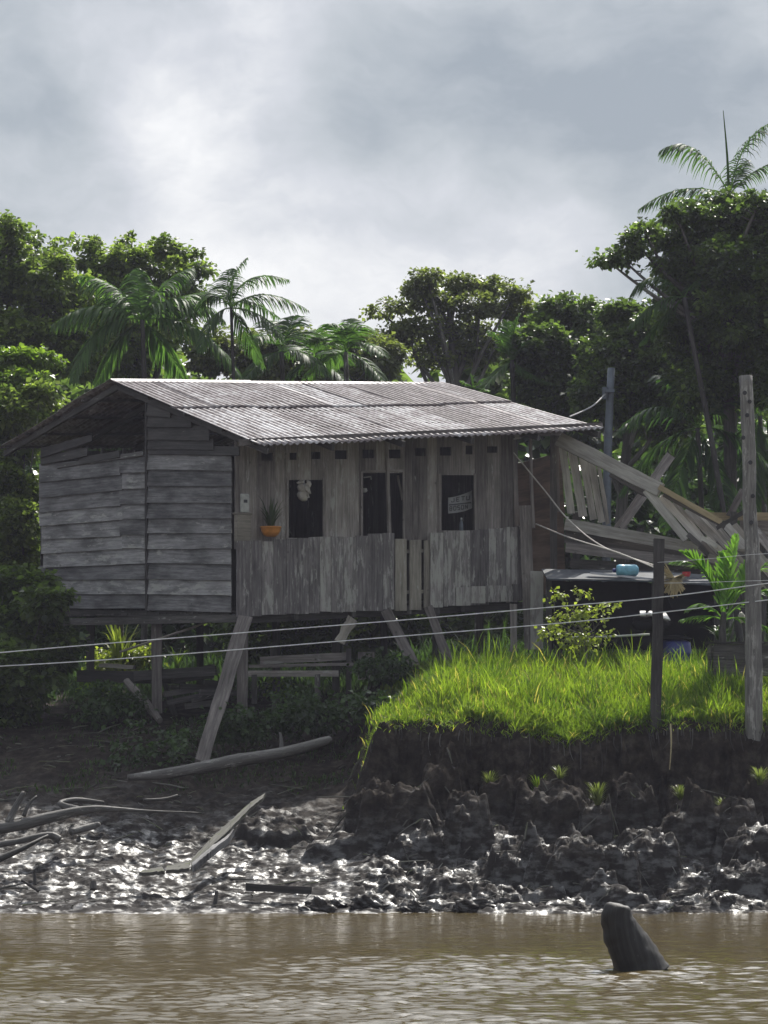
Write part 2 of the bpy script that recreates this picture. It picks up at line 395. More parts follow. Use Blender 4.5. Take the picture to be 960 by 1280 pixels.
# ------------------------------------------------------------------ ground
LX = np.array([[20, -1.5], [42.5, -.25], [44.4, 0.0], [46, .22], [48.5, .80], [50.5, 1.30], [53, 1.9], [56, 2.55], [59, 2.95], [62, 3.4], [68, 3.9], [80, 4.3], [200, 6], [3000, 6]])
RX = np.array([[20, -1.5], [42.5, -.25], [44.4, 0.0], [46, .28], [47.5, .72], [48.6, 1.18], [49.1, 1.42], [49.45, 2.3], [49.9, 2.62], [52, 3.0], [55, 3.3], [58, 3.45], [62, 3.7], [68, 3.95], [80, 4.3], [200, 6], [3000, 6]])
CLODS = [  # px, py of the clod's top, distance, half width m, half depth m, height m
    (588, 998, 47.6, .34, .32, .62), (500, 968, 48.3, .60, .5, .60), (720, 1060, 46.2, .80, .5, .60), (650, 1040, 46.8, .5, .45, .34),
    (745, 985, 47.8, .26, .3, .62), (800, 1045, 46.9, .55, .45, .42), (905, 985, 48.2, .6, .5, .5), (850, 1000, 47.9, .42, .4, .45),
    (930, 1060, 46.3, .5, .4, .32), (620, 1090, 45.4, .35, .3, .14), (690, 990, 48.3, .5, .4, .50), (780, 1110, 45.1, .45, .3, .16),
    (560, 1080, 45.9, .5, .3, .10), (430, 1020, 48.0, .5, .4, .22), (350, 1000, 49.4, .6, .5, .2), (890, 1110, 45.2, .5, .3, .14), (940, 1015, 47.2, .4, .4, .5),
    (455, 950, 48.9, .34, .35, .55), (545, 950, 48.85, .34, .3, .60), (625, 960, 48.8, .40, .3, .45), (790, 950, 48.8, .36, .3, .55), (960, 950, 48.8, .4, .3, .6),
    (845, 960, 48.7, .22, .3, .42), (520, 1010, 47.6, .4, .3, .25), (675, 1085, 45.6, .35, .3, .16), (745, 1095, 45.3, .3, .25, .18)]
def slump(x): return np.exp(-((x - 2.65) / .8) ** 2) + .2 * np.exp(-((x - .45) / .35) ** 2)
def bank_y(x, y):
    wob = fbm(x * .7, x * 0 + 3, 5, 3) * .7 + fbm(x * 2.3, x * 0 + 8, 9, 4, .6) * .34
    rib = (np.abs(vnoise(x * 2.1, x * 0 + 5, 91)) * .8 + np.abs(vnoise(x * 5.3, x * 0 + 6, 92)) * .4) * sstep(47.6, 48.9, y) * (1 - sstep(49.3, 50.2, y))
    cl = fbm(x * 3.2, y * 4.5, 95, 4, .6) * .30 * sstep(48.0, 48.8, y) * (1 - sstep(49.6, 50.2, y))
    return y - rib * .9 + cl + .38 * slump(x) * sstep(47.5, 48.8, y) * (1 - sstep(50.5, 53, y)) + np.where(y < 60, wob * sstep(44.2, 47, y) * .8 * (1 - sstep(54, 60, y)), 0)
def ground(x, y, fine=True):
    x = np.asarray(x, dtype=float); y = np.asarray(y, dtype=float)
    yl = bank_y(x, y)
    zl = np.interp(yl, LX[:, 0], LX[:, 1]); zr = np.interp(yl, RX[:, 0], RX[:, 1])
    w = sstep(-.62, .12, x + fbm(x * 0 + 1, y * 1.3, 21, 3) * .25)
    z = zl + (zr - zl) * w
    z = z - .26 * slump(x) * w * sstep(48.0, 49.2, y) * (1 - sstep(49.6, 51.6, y))
    z = z - np.maximum(z - 2.60, 0) * w * (1 - sstep(-.3, 1.0, x)) * (1 - sstep(54, 58, y))
    if fine:
        m = sstep(43.9, 45.2, y) * (1 - sstep(49.2, 50.4, y) * w) * (1 - .6 * sstep(51, 56, y))
        mudr = .35 + .65 * w
        a = fbm(x * 1.1, y * 1.1, 31, 5, .55); rd = 1 - np.abs(fbm(x * 1.9 + a, y * 1.5 - a, 41, 5, .55)) * 2.2
        z = z + m * (a * .20 * mudr + (rd - .6) * .10 * mudr)
        c = vnoise(x * 5, y * 4.2, 51); c2 = vnoise(x * 11, y * 9, 52)
        z = z + m * (np.abs(c) * .11 + np.abs(c2) * .035) * (.22 + .78 * sstep(45.2, 47.4, y) * mudr)
        z = z + m * fbm(x * 12, y * 9, 61, 3) * .018 * (.6 + .4 * w)
        for (px, py, Y, rx, ry, hh) in CLODS:
            cx = (px - CX) / F * Y
            r2 = ((x - cx) / rx + fbm(x * 3, y * 3, 71, 3) * .5) ** 2 + ((y - Y) / ry + fbm(x * 3 + 9, y * 3, 75, 3) * .5) ** 2
            z = z + hh * (1 - sstep(.45, 1.1, r2)) * (1 + fbm(x * 5, y * 5, 81, 3) * .25)
        # small slumped terraces: shiny flats with dark little scarps
        for q_, am in ((.14, .35 + .35 * w), (.06, .30 + .25 * w)):
            zz = (z + fbm(x * 1.7, y * 1.9, 141, 4, .6) * q_ * 2.2) / q_; fr = zz - np.floor(zz)
            st = (np.floor(zz) + sstep(.55, .95, fr)) * q_ - (zz * q_ - z)
            z = z + (st - z) * am * m * (1 - .6 * sstep(1.3, 1.8, z))
    return z
def gz(x, y): return float(ground(np.array([x]), np.array([y]))[0])
def gpx(px, Y, dz=0.0):
    x = (px - CX) / F * Y
    return Vector((x, Y, gz(x, Y) + dz))
def grid(xs, ys, z, name, mat, smooth=True):
    X, Yg = np.meshgrid(xs, ys); v = np.stack([X, Yg, z], -1).reshape(-1, 3); nx, ny = len(xs), len(ys)
    i = np.arange((ny - 1) * nx).reshape(ny - 1, nx)[:, :-1].ravel()
    return np_mesh(name, v, np.stack([i, i + 1, i + nx + 1, i + nx], -1), mat, smooth=smooth)
xs = np.concatenate([np.linspace(-400, -40, 12), np.linspace(-38, -7.2, 60), np.arange(-7, 7.001, .028), np.linspace(7.2, 38, 60), np.linspace(40, 400, 12)])
ys = np.concatenate([np.linspace(20, 43.5, 12), np.arange(43.6, 50.5, .024), np.arange(50.5, 58, .07), np.arange(58, 75, .5), np.linspace(76, 200, 30), np.linspace(220, 420, 6)])
X, Yg = np.meshgrid(xs, ys)
# undercut: push the cliff face back under the lip so the turf overhangs
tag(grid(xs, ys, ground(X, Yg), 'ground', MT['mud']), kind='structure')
# water
xs = np.concatenate([np.linspace(-400, -12, 20), np.arange(-7.5, 7.51, .045), np.linspace(12, 400, 20)])
ys = np.concatenate([np.linspace(-350, 20, 20), np.arange(23, 46, .026), np.array([47.0])])
X, Yg = np.meshgrid(xs, ys)
gust = .8 + 1.1 * sstep(-.25, .35, fbm(X * .35, Yg * .22, 131, 3))
wz = .020 * fbm(X * .8 + .2 * Yg, Yg * 1.2, 101, 2) + gust * (.021 * fbm(X * 3.6, Yg * 8, 111, 3) + .010 * fbm(X * 7.5, Yg * 15, 121, 2))
fade = (np.abs(X) < 9) * (Yg > 21) * (.26 + .84 * (1 - sstep(26, 40, Yg)))
tag(grid(xs, ys, wz * fade, 'water', MT['water']), kind='structure')

# ------------------------------------------------------------------ the house
H36 = R(36)
DF = Vector((math.cos(H36), math.sin(H36), 0)); NF = Vector((math.sin(H36), -math.cos(H36), 0))
DS = Vector((-math.sin(H36), math.cos(H36), 0)); NS = Vector((-math.cos(H36), -math.sin(H36), 0))
A = P(293, 772, 55); A.z = 0
PF = Plane((A.x, A.y, 0), DF, NF); PS = Plane((A.x, A.y, 0), DS, NS)
house = thing('stilt_house', 'weathered grey plank house on stilts under a rusty corrugated metal roof', 'house', (A.x, A.y, gz(A.x, A.y)))

def cutplanks(mb, plane, xb, ytop, ybot, holes, off=0.0, t=.024, gap=.5, mj=.006, tone=None):
    """vertical planks between the column edges xb, holes left open"""
    for x0, x1 in zip(xb[:-1], xb[1:]):
        g = random.uniform(.2, gap); X0, X1 = x0 + g / 2, x1 - g / 2
        o = off + random.uniform(0, mj); tn = random.random() if tone is None else tone
        cuts = sorted({X0, X1} | {h for hl in holes for h in (hl[0], hl[2]) if X0 < h < X1})
        uo = (random.random() * 30, random.random() * 30)
        yt, yb = ytop(x0) + random.uniform(-1, 1), ybot((x0 + x1) / 2) + random.uniform(-1.3, 1.3)
        for a, b_ in zip(cuts[:-1], cuts[1:]):
            mid = (a + b_) / 2; iv = [(yt, yb)]
            for hl in holes:
                if hl[0] <= mid <= hl[2]:
                    nv = []
                    for s0, s1 in iv:
                        if hl[3] <= s0 or hl[1] >= s1: nv.append((s0, s1)); continue
                        if hl[1] > s0: nv.append((s0, hl[1]))
                        if hl[3] < s1: nv.append((hl[3], s1))
                    iv = nv
            for s0, s1 in iv:
                q = [plane.hit(a, s0, o), plane.hit(a, s1, o), plane.hit(b_, s0, o), plane.hit(b_, s1, o)]
                full = len(cuts) == 2
                mb.plank(*q, plane.n, t, seg=6 if full else 1, jit=.003 if full else 0, tone=tn,
                         uvo=(uo[0] + (s0 - yt) / 76, uo[1] + (a - x0) / 76))
win = [(360, 600, 403, 672.5), (453, 591.5, 503, 680), (551, 594, 592, 663)]
vents = [(325, 566, 340, 576), (361, 566, 370, 575), (388, 565, 400, 574), (418, 563, 433, 574), (452, 562, 467, 573), (484, 562, 500, 573),
         (518, 560, 531, 570), (549, 559, 563, 569.5), (581, 557, 590, 568), (608, 558, 621, 566)]
xb = [293, 306, 320, 343, 355.5, 370.5, 388, 405.5, 418, 433.5, 447.5, 455.5, 469, 481, 491, 505, 514.5, 523, 533, 545, 553, 578, 592.5, 608, 625, 640.5]
mb = MB()
cutplanks(mb, PF, xb, lambda x: 549 - (x - 293) * .03, lambda x: 688 - (x - 293) * .055, win + vents)
mb.build('front_wall', MT['wall'], house)
def bar(plane, x0, y0, x1, y1, w, t, off, seg=4, tone=None, dst=None, matn='wall', name=None, warp=0.0):
    m_ = dst or MB(); m_.beam(plane.hit(x0, y0, off), plane.hit(x1, y1, off), w, t, plane.n, seg=seg, tone=tone, warp=warp)
    if dst is None: return m_.build(name, MT[matn], house)
bar(PF, 483, 552, 487, 674, .055, .05, .045, name='window_post', tone=.8)
bar(PF, 453, 590, 504, 588, .04, .03, .02, name='window_lintel')
for (x0, y0, x1, y1) in win:      # reveals at the window sides
    bar(PF, x0 - 1.3, y0 - 2, x0 - 1.3, y1, .035, .03, .028, tone=.8, name='window_jamb'); bar(PF, x1 + 1.3, y0 - 2, x1 + 1.8, y1, .035, .03, .028, tone=.7, name='window_jamb')
# apron (lower skirt of boards) in front of the wall foot
mb = MB()
topL = lambda x: np.interp(x, [295, 340, 375, 430, 450, 488, 492], [676, 675.5, 672.5, 671, 668, 666, 668]); botL = lambda x: 771 - (x - 295) * .05
cutplanks(mb, PF, [295, 312, 326, 341, 357, 371, 385, 399, 413, 428, 444, 459, 478, 492], topL, botL, [], off=.12, mj=.012)
mb.build('left_apron', MT['apron'], house)
mb = MB()
cutplanks(mb, PF, [493, 507.5], lambda x: 673.5, lambda x: 763, [], off=.10, tone=.8)
cutplanks(mb, PF, [511, 526], lambda x: 674, lambda x: 763, [], off=.10, tone=.75)
cutplanks(mb, PF, [529, 537.5], lambda x: 676, lambda x: 761, [], off=.09, tone=.5)
bar(PF, 493, 741, 540, 739, .06, .03, .08, dst=mb)
bar(PF, 493, 690, 540, 688, .06, .03, .08, dst=mb)
mb.build('slatted_gate', MT['warm'], house)
mb = MB()
cutplanks(mb, PF, [537, 553, 559, 571, 587, 599, 610, 619, 632, 636.5, 646, 651], lambda x: 665.5 - (x - 537) * .07, lambda x: 760 - (x - 530) * .075, [], off=.12, mj=.012)
cutplanks(mb, PF, [569, 588, 606, 625, 640, 655], lambda x: 734 - (x - 569) * .04, lambda x: 757.5 - (x - 560) * .075, [], off=.152, mj=.004)
mb.build('right_apron', MT['apron'], house)
# corner boards
mb = MB(); bar(PF, 296.5, 560, 298, 680, .09, .03, .03, dst=mb, tone=.3); mb.build('corner_board', MT['wall'], house)
# side wall: lapped boards in two bays
Lt = [582, 602, 622, 640, 657, 674, 692, 709, 725, 742, 760]; Mt = [571, 590, 610, 629, 648, 668, 685, 703.5, 723, 742, 760]
Rt = [565, 586, 607, 628, 647, 666, 686, 703, 723, 742, 762]; Re = [567, 588, 607, 628, 647.5, 666, 685, 705, 725, 743.5, 765]
mb = MB()
def lap(x0, x1, t0, b0, t1, b1, tone=None, seg=6):
    """one horizontal lapped board: top edge (x0,t0)-(x1,t1), bottom edge (x0,b0)-(x1,b1)"""
    o = random.uniform(0, .008)
    a0, a1 = PS.hit(x0, t0 - 1.5, .0 + o), PS.hit(x1, t1 - 1.5, .0 + o); c0, c1 = PS.hit(x0, b0 + .8, .045 + o), PS.hit(x1, b1 + .8, .045 + o)
    n = (a1 - a0).cross(c0 - a0).normalized(); n = n if n.dot(NS) > 0 else -n
    mb.plank(a0, a1, c0, c1, n, .018, seg=seg, jit=.005, tone=tone)
for i in range(10):
    xl = 50 + (2.5 if i in (4, 5) else 0) + (5 if i == 6 else 0) + (22 if i >= 8 else 0) * .3
    j = 152 + (2 if i % 2 else -1)
    mj = lambda k: Lt[k] + (Mt[k] - Lt[k]) * (j - 50) / 132 + .0
    if i < 6:
        lap(xl, j, Lt[i], Lt[i + 1], mj(i), mj(i + 1) - (1 if i % 2 else 0)); lap(j - .5, 182, mj(i) - 2, mj(i + 1) - 2, Mt[i], Mt[i + 1])
    else: lap(xl, 182, Lt[i], Lt[i + 1], Mt[i], Mt[i + 1])
    lap(183.5, 290, Rt[i], Rt[i + 1], Re[i], Re[i + 1])
mb.build('side_wall', MT['side'], house)
mb = MB()
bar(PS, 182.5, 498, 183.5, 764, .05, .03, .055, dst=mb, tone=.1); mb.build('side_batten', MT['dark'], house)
# upper gable boards
mb = MB()
for (x0, t0, b0, x1, t1, b1) in [(183, 500, 519, 214, 510, 521), (183, 519, 533, 240, 521, 534), (183, 533, 549, 262, 534, 550), (183, 549, 561, 268, 550, 562)]:
    lap(x0, x1, t0, b0, t1, b1)
lap(52, 116, 562, 572, 545, 551); lap(52, 110, 571, 581, 561, 569)
lap(72, 180, 582, 585, 566, 569); lap(100, 150, 574, 580, 565, 571)
for xx in (75, 100, 128, 155): bar(PS, xx, 560, xx, 582, .05, .05, -.02, dst=mb, tone=.2)
lap(186, 300, 558, 567, 560, 569, tone=.2)
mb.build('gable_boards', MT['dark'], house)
# inside: far walls, floor, so that the openings look into a dark room
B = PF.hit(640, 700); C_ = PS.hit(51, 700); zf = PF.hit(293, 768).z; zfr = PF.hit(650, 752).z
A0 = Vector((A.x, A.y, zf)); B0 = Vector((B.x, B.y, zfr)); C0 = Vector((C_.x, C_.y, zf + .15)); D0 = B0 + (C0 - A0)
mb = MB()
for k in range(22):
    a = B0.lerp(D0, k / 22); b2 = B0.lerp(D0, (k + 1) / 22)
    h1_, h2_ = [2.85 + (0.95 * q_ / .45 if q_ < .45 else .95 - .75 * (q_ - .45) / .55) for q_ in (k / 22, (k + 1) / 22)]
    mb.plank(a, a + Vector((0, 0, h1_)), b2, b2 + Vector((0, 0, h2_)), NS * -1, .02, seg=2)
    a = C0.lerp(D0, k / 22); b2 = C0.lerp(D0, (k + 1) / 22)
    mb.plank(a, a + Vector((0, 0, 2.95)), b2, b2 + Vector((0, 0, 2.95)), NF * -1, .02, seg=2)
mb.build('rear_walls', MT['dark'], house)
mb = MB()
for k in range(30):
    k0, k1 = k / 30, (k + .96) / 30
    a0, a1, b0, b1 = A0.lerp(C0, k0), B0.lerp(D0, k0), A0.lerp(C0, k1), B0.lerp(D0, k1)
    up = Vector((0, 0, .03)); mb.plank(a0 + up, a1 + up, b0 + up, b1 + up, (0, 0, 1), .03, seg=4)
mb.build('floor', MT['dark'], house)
mb = MB()
for k in range(6):
    a = A0.lerp(B0, k / 5) + Vector((0, 0, -.07)); mb.beam(a - DS * .12, a + (C0 - A0) * 1.02, .09, .12, (0, 0, 1))
bar(PF, 296, 775, 655, 757, .12, .10, -.04, dst=mb); bar(PS, 60, 764, 290, 770, .10, .10, -.06, dst=mb)
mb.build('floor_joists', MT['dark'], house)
# stilts and props
def stilt(px, py0, Y, py1=None, w=.15, px1=None, mat='wall', tone=None, name='stilt', taper=1.0, dY=0):
    top = P(px, py0, Y); bot = P(px1 if px1 is not None else px, py1, Y - dY) if py1 else Vector((top.x, top.y, gz(top.x, top.y) - .3))
    m_ = MB(); m_.beam(bot, top, w, w * .8, seg=5, jit=.006, tone=tone); return m_.build(name, MT[mat], house)
stilt(303, 768, 55.25, 900, .17)
stilt(196, 764, 57.2, 892, .17)
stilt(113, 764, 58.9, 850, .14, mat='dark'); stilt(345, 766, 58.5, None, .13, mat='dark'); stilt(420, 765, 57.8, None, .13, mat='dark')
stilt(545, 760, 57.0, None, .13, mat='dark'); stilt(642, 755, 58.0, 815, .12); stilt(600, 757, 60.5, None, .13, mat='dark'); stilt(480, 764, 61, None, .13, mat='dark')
stilt(250, 766, 60.5, None, .13, mat='dark'); stilt(150, 766, 63, None, .13, mat='dark')
m_ = MB(); m_.beam(P(252, 955, 52.6), P(306, 772, 54.75), .215, .09, seg=8, jit=.016, tone=.3, warp=.02); m_.build('leaning_prop', MT['wall'], house)
stilt(483, 764, 56.4, 835, .17, px1=520, mat='wall', tone=.2, name='leaning_prop', dY=.6)
stilt(536, 760, 57.0, 830, .15, px1=562, mat='wall', tone=.1, name='leaning_prop', dY=.5)
stilt(222, 905, 58, 810, .10, px1=192, mat='dark', name='leaning_prop')
# corner column right of the front wall
m_ = MB(); m_.beam(P(663, 812, 58.2), P(656, 632, 58.25), .2, .12, seg=5, tone=.5); m_.build('corner_post', MT['wall'], house)
m_ = MB(); m_.beam(P(671, 812, 58.1), P(671, 714, 58.1), .22, .05, seg=5, tone=1.0); m_.build('post_splint', MT['apron'], house)
m_ = MB(); m_.tube([P(667, 660, 58.05), P(664, 600, 58.1), P(663, 545, 58.1)], .03, 6); m_.build('thin_pole', MT['wall'], house)
m_ = MB(); bar(PF, 641.5, 548, 645, 660, .09, .06, .0, dst=m_, tone=.4); m_.build('corner_board', MT['wall'], house)
# brown plywood sheet closing the porch
m_ = MB()
m_.plank(PF.hit(643, 580, -.9), PF.hit(701, 566, -.9), PF.hit(643, 655, -.9), PF.hit(705, 648, -.9), NF, .02, seg=6, jit=.01, tone=.3, warp=.015)
m_.plank(PF.hit(643, 653, -.86), PF.hit(705, 646, -.86), PF.hit(643, 745, -.86), PF.hit(707, 742, -.86), NF, .02, seg=6, jit=.01, tone=.7, warp=.015)
m_.build('plywood_panel', MT['ply'], house)
m_ = MB(); m_.beam(P(692, 745, 58.9), P(692, 545, 58.9), .12, .1); m_.build('porch_post', MT['dark'], house)
m_ = MB(); bar(PF, 300, 553, 752, 532, .10, .08, .75, dst=m_); bar(PF, 300, 557, 700, 540, .12, .08, -.05, dst=m_); m_.build('wall_plate', MT['wall'], house)

# roof
E1 = P(325, 556, 54.04); E2 = P(755, 536, 58.21); R1 = P(139, 476, 57.68); R2 = P(549, 479.5, 61.78); E3 = P(-2, 560, 60.8); E4 = R2 + (E3 - R1)
roof = None
def sheets(q00, q01, q10, q11, rows, ncol, name, parent):
    """corrugated sheets: q00>q01 along the ridge, q10>q11 along the eave"""
    V, Fc, TN, UV = [], [], [], []
    base = 0
    wid = (q01 - q00).length
    for (v0, v1, lift) in rows:
        ed = np.linspace(0, 1, ncol + 1); 
        for c in range(ncol):
            u0, u1 = ed[c] - .0035, ed[c + 1] + .0035; tn = random.random(); e = random.uniform(-.012, .012); l2 = lift + (.006 if c % 2 else 0)
            sag = random.uniform(-.012, .012)
            nu = max(8, int((u1 - u0) * wid / .0127)); nv = 10
            us, vs = np.linspace(u0, u1, nu + 1), np.linspace(v0, v1 + e, nv + 1)
            U, Vv = np.meshgrid(us, vs)
            a = np.array(q00)[None, None] * ((1 - U) * (1 - Vv))[..., None] + np.array(q01) * (U * (1 - Vv))[..., None] + np.array(q10) * ((1 - U) * Vv)[..., None] + np.array(q11) * (U * Vv)[..., None]
            nrm = np.array((q01 - q00).cross(q10 - q00).normalized()); nrm = nrm if nrm[2] > 0 else -nrm
            h = .017 * np.cos(U * wid / .125 * 2 * np.pi) + l2 + sag * np.sin((Vv - v0) / (v1 - v0) * 3.1) + .012 * vnoise(U * 9, Vv * 4, 3) + .05 * np.sin(U * 3.14 * 1.0) * -1 * (0.5)
            a = a + nrm * h[..., None]
            V.append(a.reshape(-1, 3)); n1_ = nu + 1
            i = np.arange(nv * n1_).reshape(nv, n1_)[:, :-1].ravel()
            Fc.append(np.stack([i, i + 1, i + n1_ + 1, i + n1_], -1) + base); base += n1_ * (nv + 1)
            TN.append(np.full(n1_ * (nv + 1), tn)); UV.append(np.stack([U * wid, Vv * 4.5], -1).reshape(-1, 2))
    V = np.concatenate(V); Fc = np.concatenate(Fc); TN = np.concatenate(TN); UV = np.concatenate(UV)
    o = np_mesh(name, V, Fc, MT['roof'], parent, tone=TN, smooth=True)
    ul = o.data.uv_layers.new(name='UVMap'); vi = np.zeros(len(o.data.loops), dtype=np.int32); o.data.loops.foreach_get('vertex_index', vi)
    ul.data.foreach_set('uv', UV[vi].astype(np.float32).ravel())
    sm_ = o.modifiers.new('thickness', 'SOLIDIFY'); sm_.thickness = .003
    return o
roof = sheets(R1, R2, E1, E2, [(.42, 1.0, 0), (0.0, .46, .018)], 9, 'roof', house)
sheets(R1, R2, E3, E4, [(.42, 1.0, 0), (0.0, .46, .018)], 9, 'roof', house)
mb = MB()
ds = (R2 - R1); nrmF = (R2 - R1).cross(E1 - R1).normalized(); nrmF = nrmF if nrmF.z > 0 else -nrmF
for k in range(5):
    a = R1 + ds * (k / 5 - .004); b2 = R1 + ds * ((k + 1) / 5 + .004); up = Vector((0, 0, .035 + .006 * (k % 2) - .02 * math.sin(k / 5 * 3)))
    f1 = (E1 - R1).normalized() * .16; f2 = (E3 - R1).normalized() * .16
    mb.plank(a + up, b2 + up, a + f1 + up * .7, b2 + f1 + up * .7, nrmF, .003, seg=3, jit=.004); mb.plank(a + up, b2 + up, a + f2 + up * .7, b2 + f2 + up * .7, Vector((0, 0, 1)), .003, seg=3, jit=.004)
mb.build('ridge_cap', MT['roof'], roof)
mb = MB()
def roofbar(q0, q1, w, t, drop): mb.beam(q0 - Vector((0, 0, drop)), q1 - Vector((0, 0, drop)), w, t, (0, 0, 1), seg=4)
for k in (0.02, .2, .4, .6, .8, .985):
    r = R1.lerp(R2, k); roofbar(r, E1.lerp(E2, k), .06, .10, .10); roofbar(r, E3.lerp(E4, k), .06, .10, .10)
for k in (.25, .5, .75, .95): roofbar(R1.lerp(E1, k), R2.lerp(E2, k), .05, .04, .04); roofbar(R1.lerp(E3, k), R2.lerp(E4, k), .05, .04, .04)
mb.build('rafters', MT['dark'], roof)

# ------------------------------------------------------------------ things on the house
mb = MB()
c = PF.hit(305, 629, .05); u = Vector((0, 0, 1))
def box(mb, c, w, d, h, dx=DF, dn=NF, tone=.5, mi=0, bev=.12):
    """box with chamfered corners: w along dx, d along dn, h up"""
    b_ = min(w, d, h) * bev
    prof = [(-h / 2, 1 - 0.0, b_), (-h / 2 + b_, 1, 0), (h / 2 - b_, 1, 0), (h / 2, 1, b_)]
    base = len(mb.v)
    for z, _, ins in prof:
        for sx, sy in ((-1, -1), (1, -1), (1, 1), (-1, 1)):
            mb.v.append(c + dx * sx * (w / 2 - ins) + dn * sy * (d / 2 - ins) + Vector((0, 0, z)))
    for i in range(3):
        for j in range(4):
            q = base + i * 4; j2 = (j + 1) % 4
            mb.face((q + j, q + j2, q + 4 + j2, q + 4 + j), [(0, 0), (w, 0), (w, h), (0, h)], tone, mi)
    mb.face((base + 3, base + 2, base + 1, base), [(0, 0)] * 4, tone, mi); mb.face(tuple(base + 12 + j for j in range(4)), [(0, 0)] * 4, tone, mi)
mtr = thing('meter_box', 'small pale meter box fixed on the planks at the left end of the front wall', 'meter box', c)
box(mb, c, .15, .08, .30); mb.build('case', MT['white'], mtr)
mb = MB(); box(mb, c + NF * .045 + u * .03, .06, .02, .05); mb.build('dial', MT['ink'], mtr)
mb = MB(); mb.tube([c - u * .15, c - u * .22, c - u * .30 + NF * .02], .012, 6); mb.build('cable', MT['grey'], mtr)
c = PF.hit(303, 660, .05)
mb = MB(); box(mb, c, .26, .10, .44, bev=.03); box(mb, c + u * .23, .30, .13, .03)
one(mb, 'wall_box', MT['warm'], 'plain plank box under the pale meter box, left of the orange pot', 'box')
# orange pot with an aloe-like plant
c = PF.hit(338.5, 671, .20)
pot = thing('flower_pot', 'orange bowl pot with spiky green plant on the apron ledge left of the first window', 'flower pot', c)
mb = MB(); mb.lathe(c, [(.07, 0), (.12, .03), (.155, .09), (.165, .145), (.175, .15), (.175, .165), (.15, .165), (.14, .13)], 20)
mb.build('bowl', MT['orange'], pot, smooth=True)
def blades(c, n, hmin, hmax, spread, wid, droop=.4, seg=4, seed=1, curl=0):
    """a tuft of n tapered arching leaves -> verts, quads, tone"""
    g = np.random.default_rng(seed); V, Fq, T = [], [], []
    for i in range(n):
        th = g.uniform(0, 2 * np.pi); h = g.uniform(hmin, hmax); s_ = spread * g.uniform(.2, 1); b = np.array(c) + np.array([math.cos(th), math.sin(th), 0]) * g.uniform(0, .02 + spread * .1)
        d = np.array([math.cos(th), math.sin(th), 0]); sd_ = np.array([-math.sin(th), math.cos(th), 0]) * wid / 2
        q = len(V); tn = g.uniform()
        for k in range(seg + 1):
            t_ = k / seg; p = b + d * s_ * t_ ** 1.6 + np.array([0, 0, h * (t_ - droop * t_ ** 3)]); w_ = (1 - t_ ** 2.2) * .95 + .05
            V += [p - sd_ * w_, p + sd_ * w_]; T += [tn, tn]
        for k in range(seg): Fq.append([q + 2 * k, q + 2 * k + 1, q + 2 * k + 3, q + 2 * k + 2])
    return np.array(V), np.array(Fq), np.array(T)
v, f, tn = blades(c + u * .13, 26, .25, .75, .30, .04, .25, 5, 3)
np_mesh('foliage', v, f, MT['weed'], pot, tone=tn)
# hanging pale cloth flowers in the first window
c = PF.hit(380, 601, .02)
hang = thing('hanging_ornament', 'pale drooping cloth bunch hanging in the top of the left window', 'ornament', c)
mb = MB(); mb.tube([c + u * .03, c - u * .08], .006, 5); mb.build('cord', MT['wire'], hang)
def blobmesh(name, parts, mat, parent=None, k=3, amp=.25, seed=1, fr=9):
    """several lumpy balls as one mesh: parts = [(centre, (rx,ry,rz))]"""
    import bmesh
    bm = bmesh.new()
    for i, (c_, r) in enumerate(parts):
        g = bmesh.ops.create_icosphere(bm, subdivisions=k, radius=1.0)
        for v_ in g['verts']:
            p = v_.co; n_ = float(fbm(np.array([p.x * 2 + p.z * 1.3 + i * 7.]), np.array([p.y * 2 - p.z * .9 + seed]), seed, 4)[0])
            s_ = 1 + amp * n_ * 2
            v_.co = Vector((p.x * r[0] * s_, p.y * r[1] * s_, p.z * r[2] * s_)) + Vector(c_)
    me = bpy.data.meshes.new(name); bm.to_mesh(me); bm.free(); me.materials.append(mat)
    me.polygons.foreach_set('use_smooth', [True] * len(me.polygons))
    return link(name, me, parent)
blobmesh('cloth_bunch', [(c + Vector((-.04, 0, -.12)), (.07, .05, .06)), (c + Vector((.05, -.01, -.15)), (.06, .05, .08)), (c + Vector((0, 0, -.22)), (.08, .05, .08)), (c + Vector((.07, 0, -.05)), (.04, .03, .05)), (c + Vector((-.07, 0, -.03)), (.05, .03, .03))], MT['cloth'], hang, 3, .5)
# bits inside the double window
c = PF.hit(458, 597, -.25)
mb = MB(); mb.tube([c - DF * .05, c + DF * .09 + u * .02], .012, 6); mb.tube([c + DF * .09 + u * .02, c + DF * .10 - u * .03], .010, 6)
one(mb, 'clothes_hook', MT['white'], 'thin white hanger bar inside the top left of the double window', 'hanger')
c = PF.hit(456, 613, -.2)
mb = MB(); mb.lathe(c - u * .035, [(.02, 0), (.035, .01), (.038, .06), (.034, .07), (.028, .07)], 12); mb.tube([c + DF * .03 + u * .02, c + DF * .06, c + DF * .03 - u * .02], .006, 5)
one(mb, 'cup', MT['white'], 'tiny white cup hanging inside the left edge of the double window', 'cup')
mb = MB(); mb.beam(PF.hit(497, 594, -.12), PF.hit(503, 625, -.12), .03, .02, NF); one(mb, 'leaning_stick', MT['warm'], 'thin stick leaning inside the right pane of the double window', 'stick')
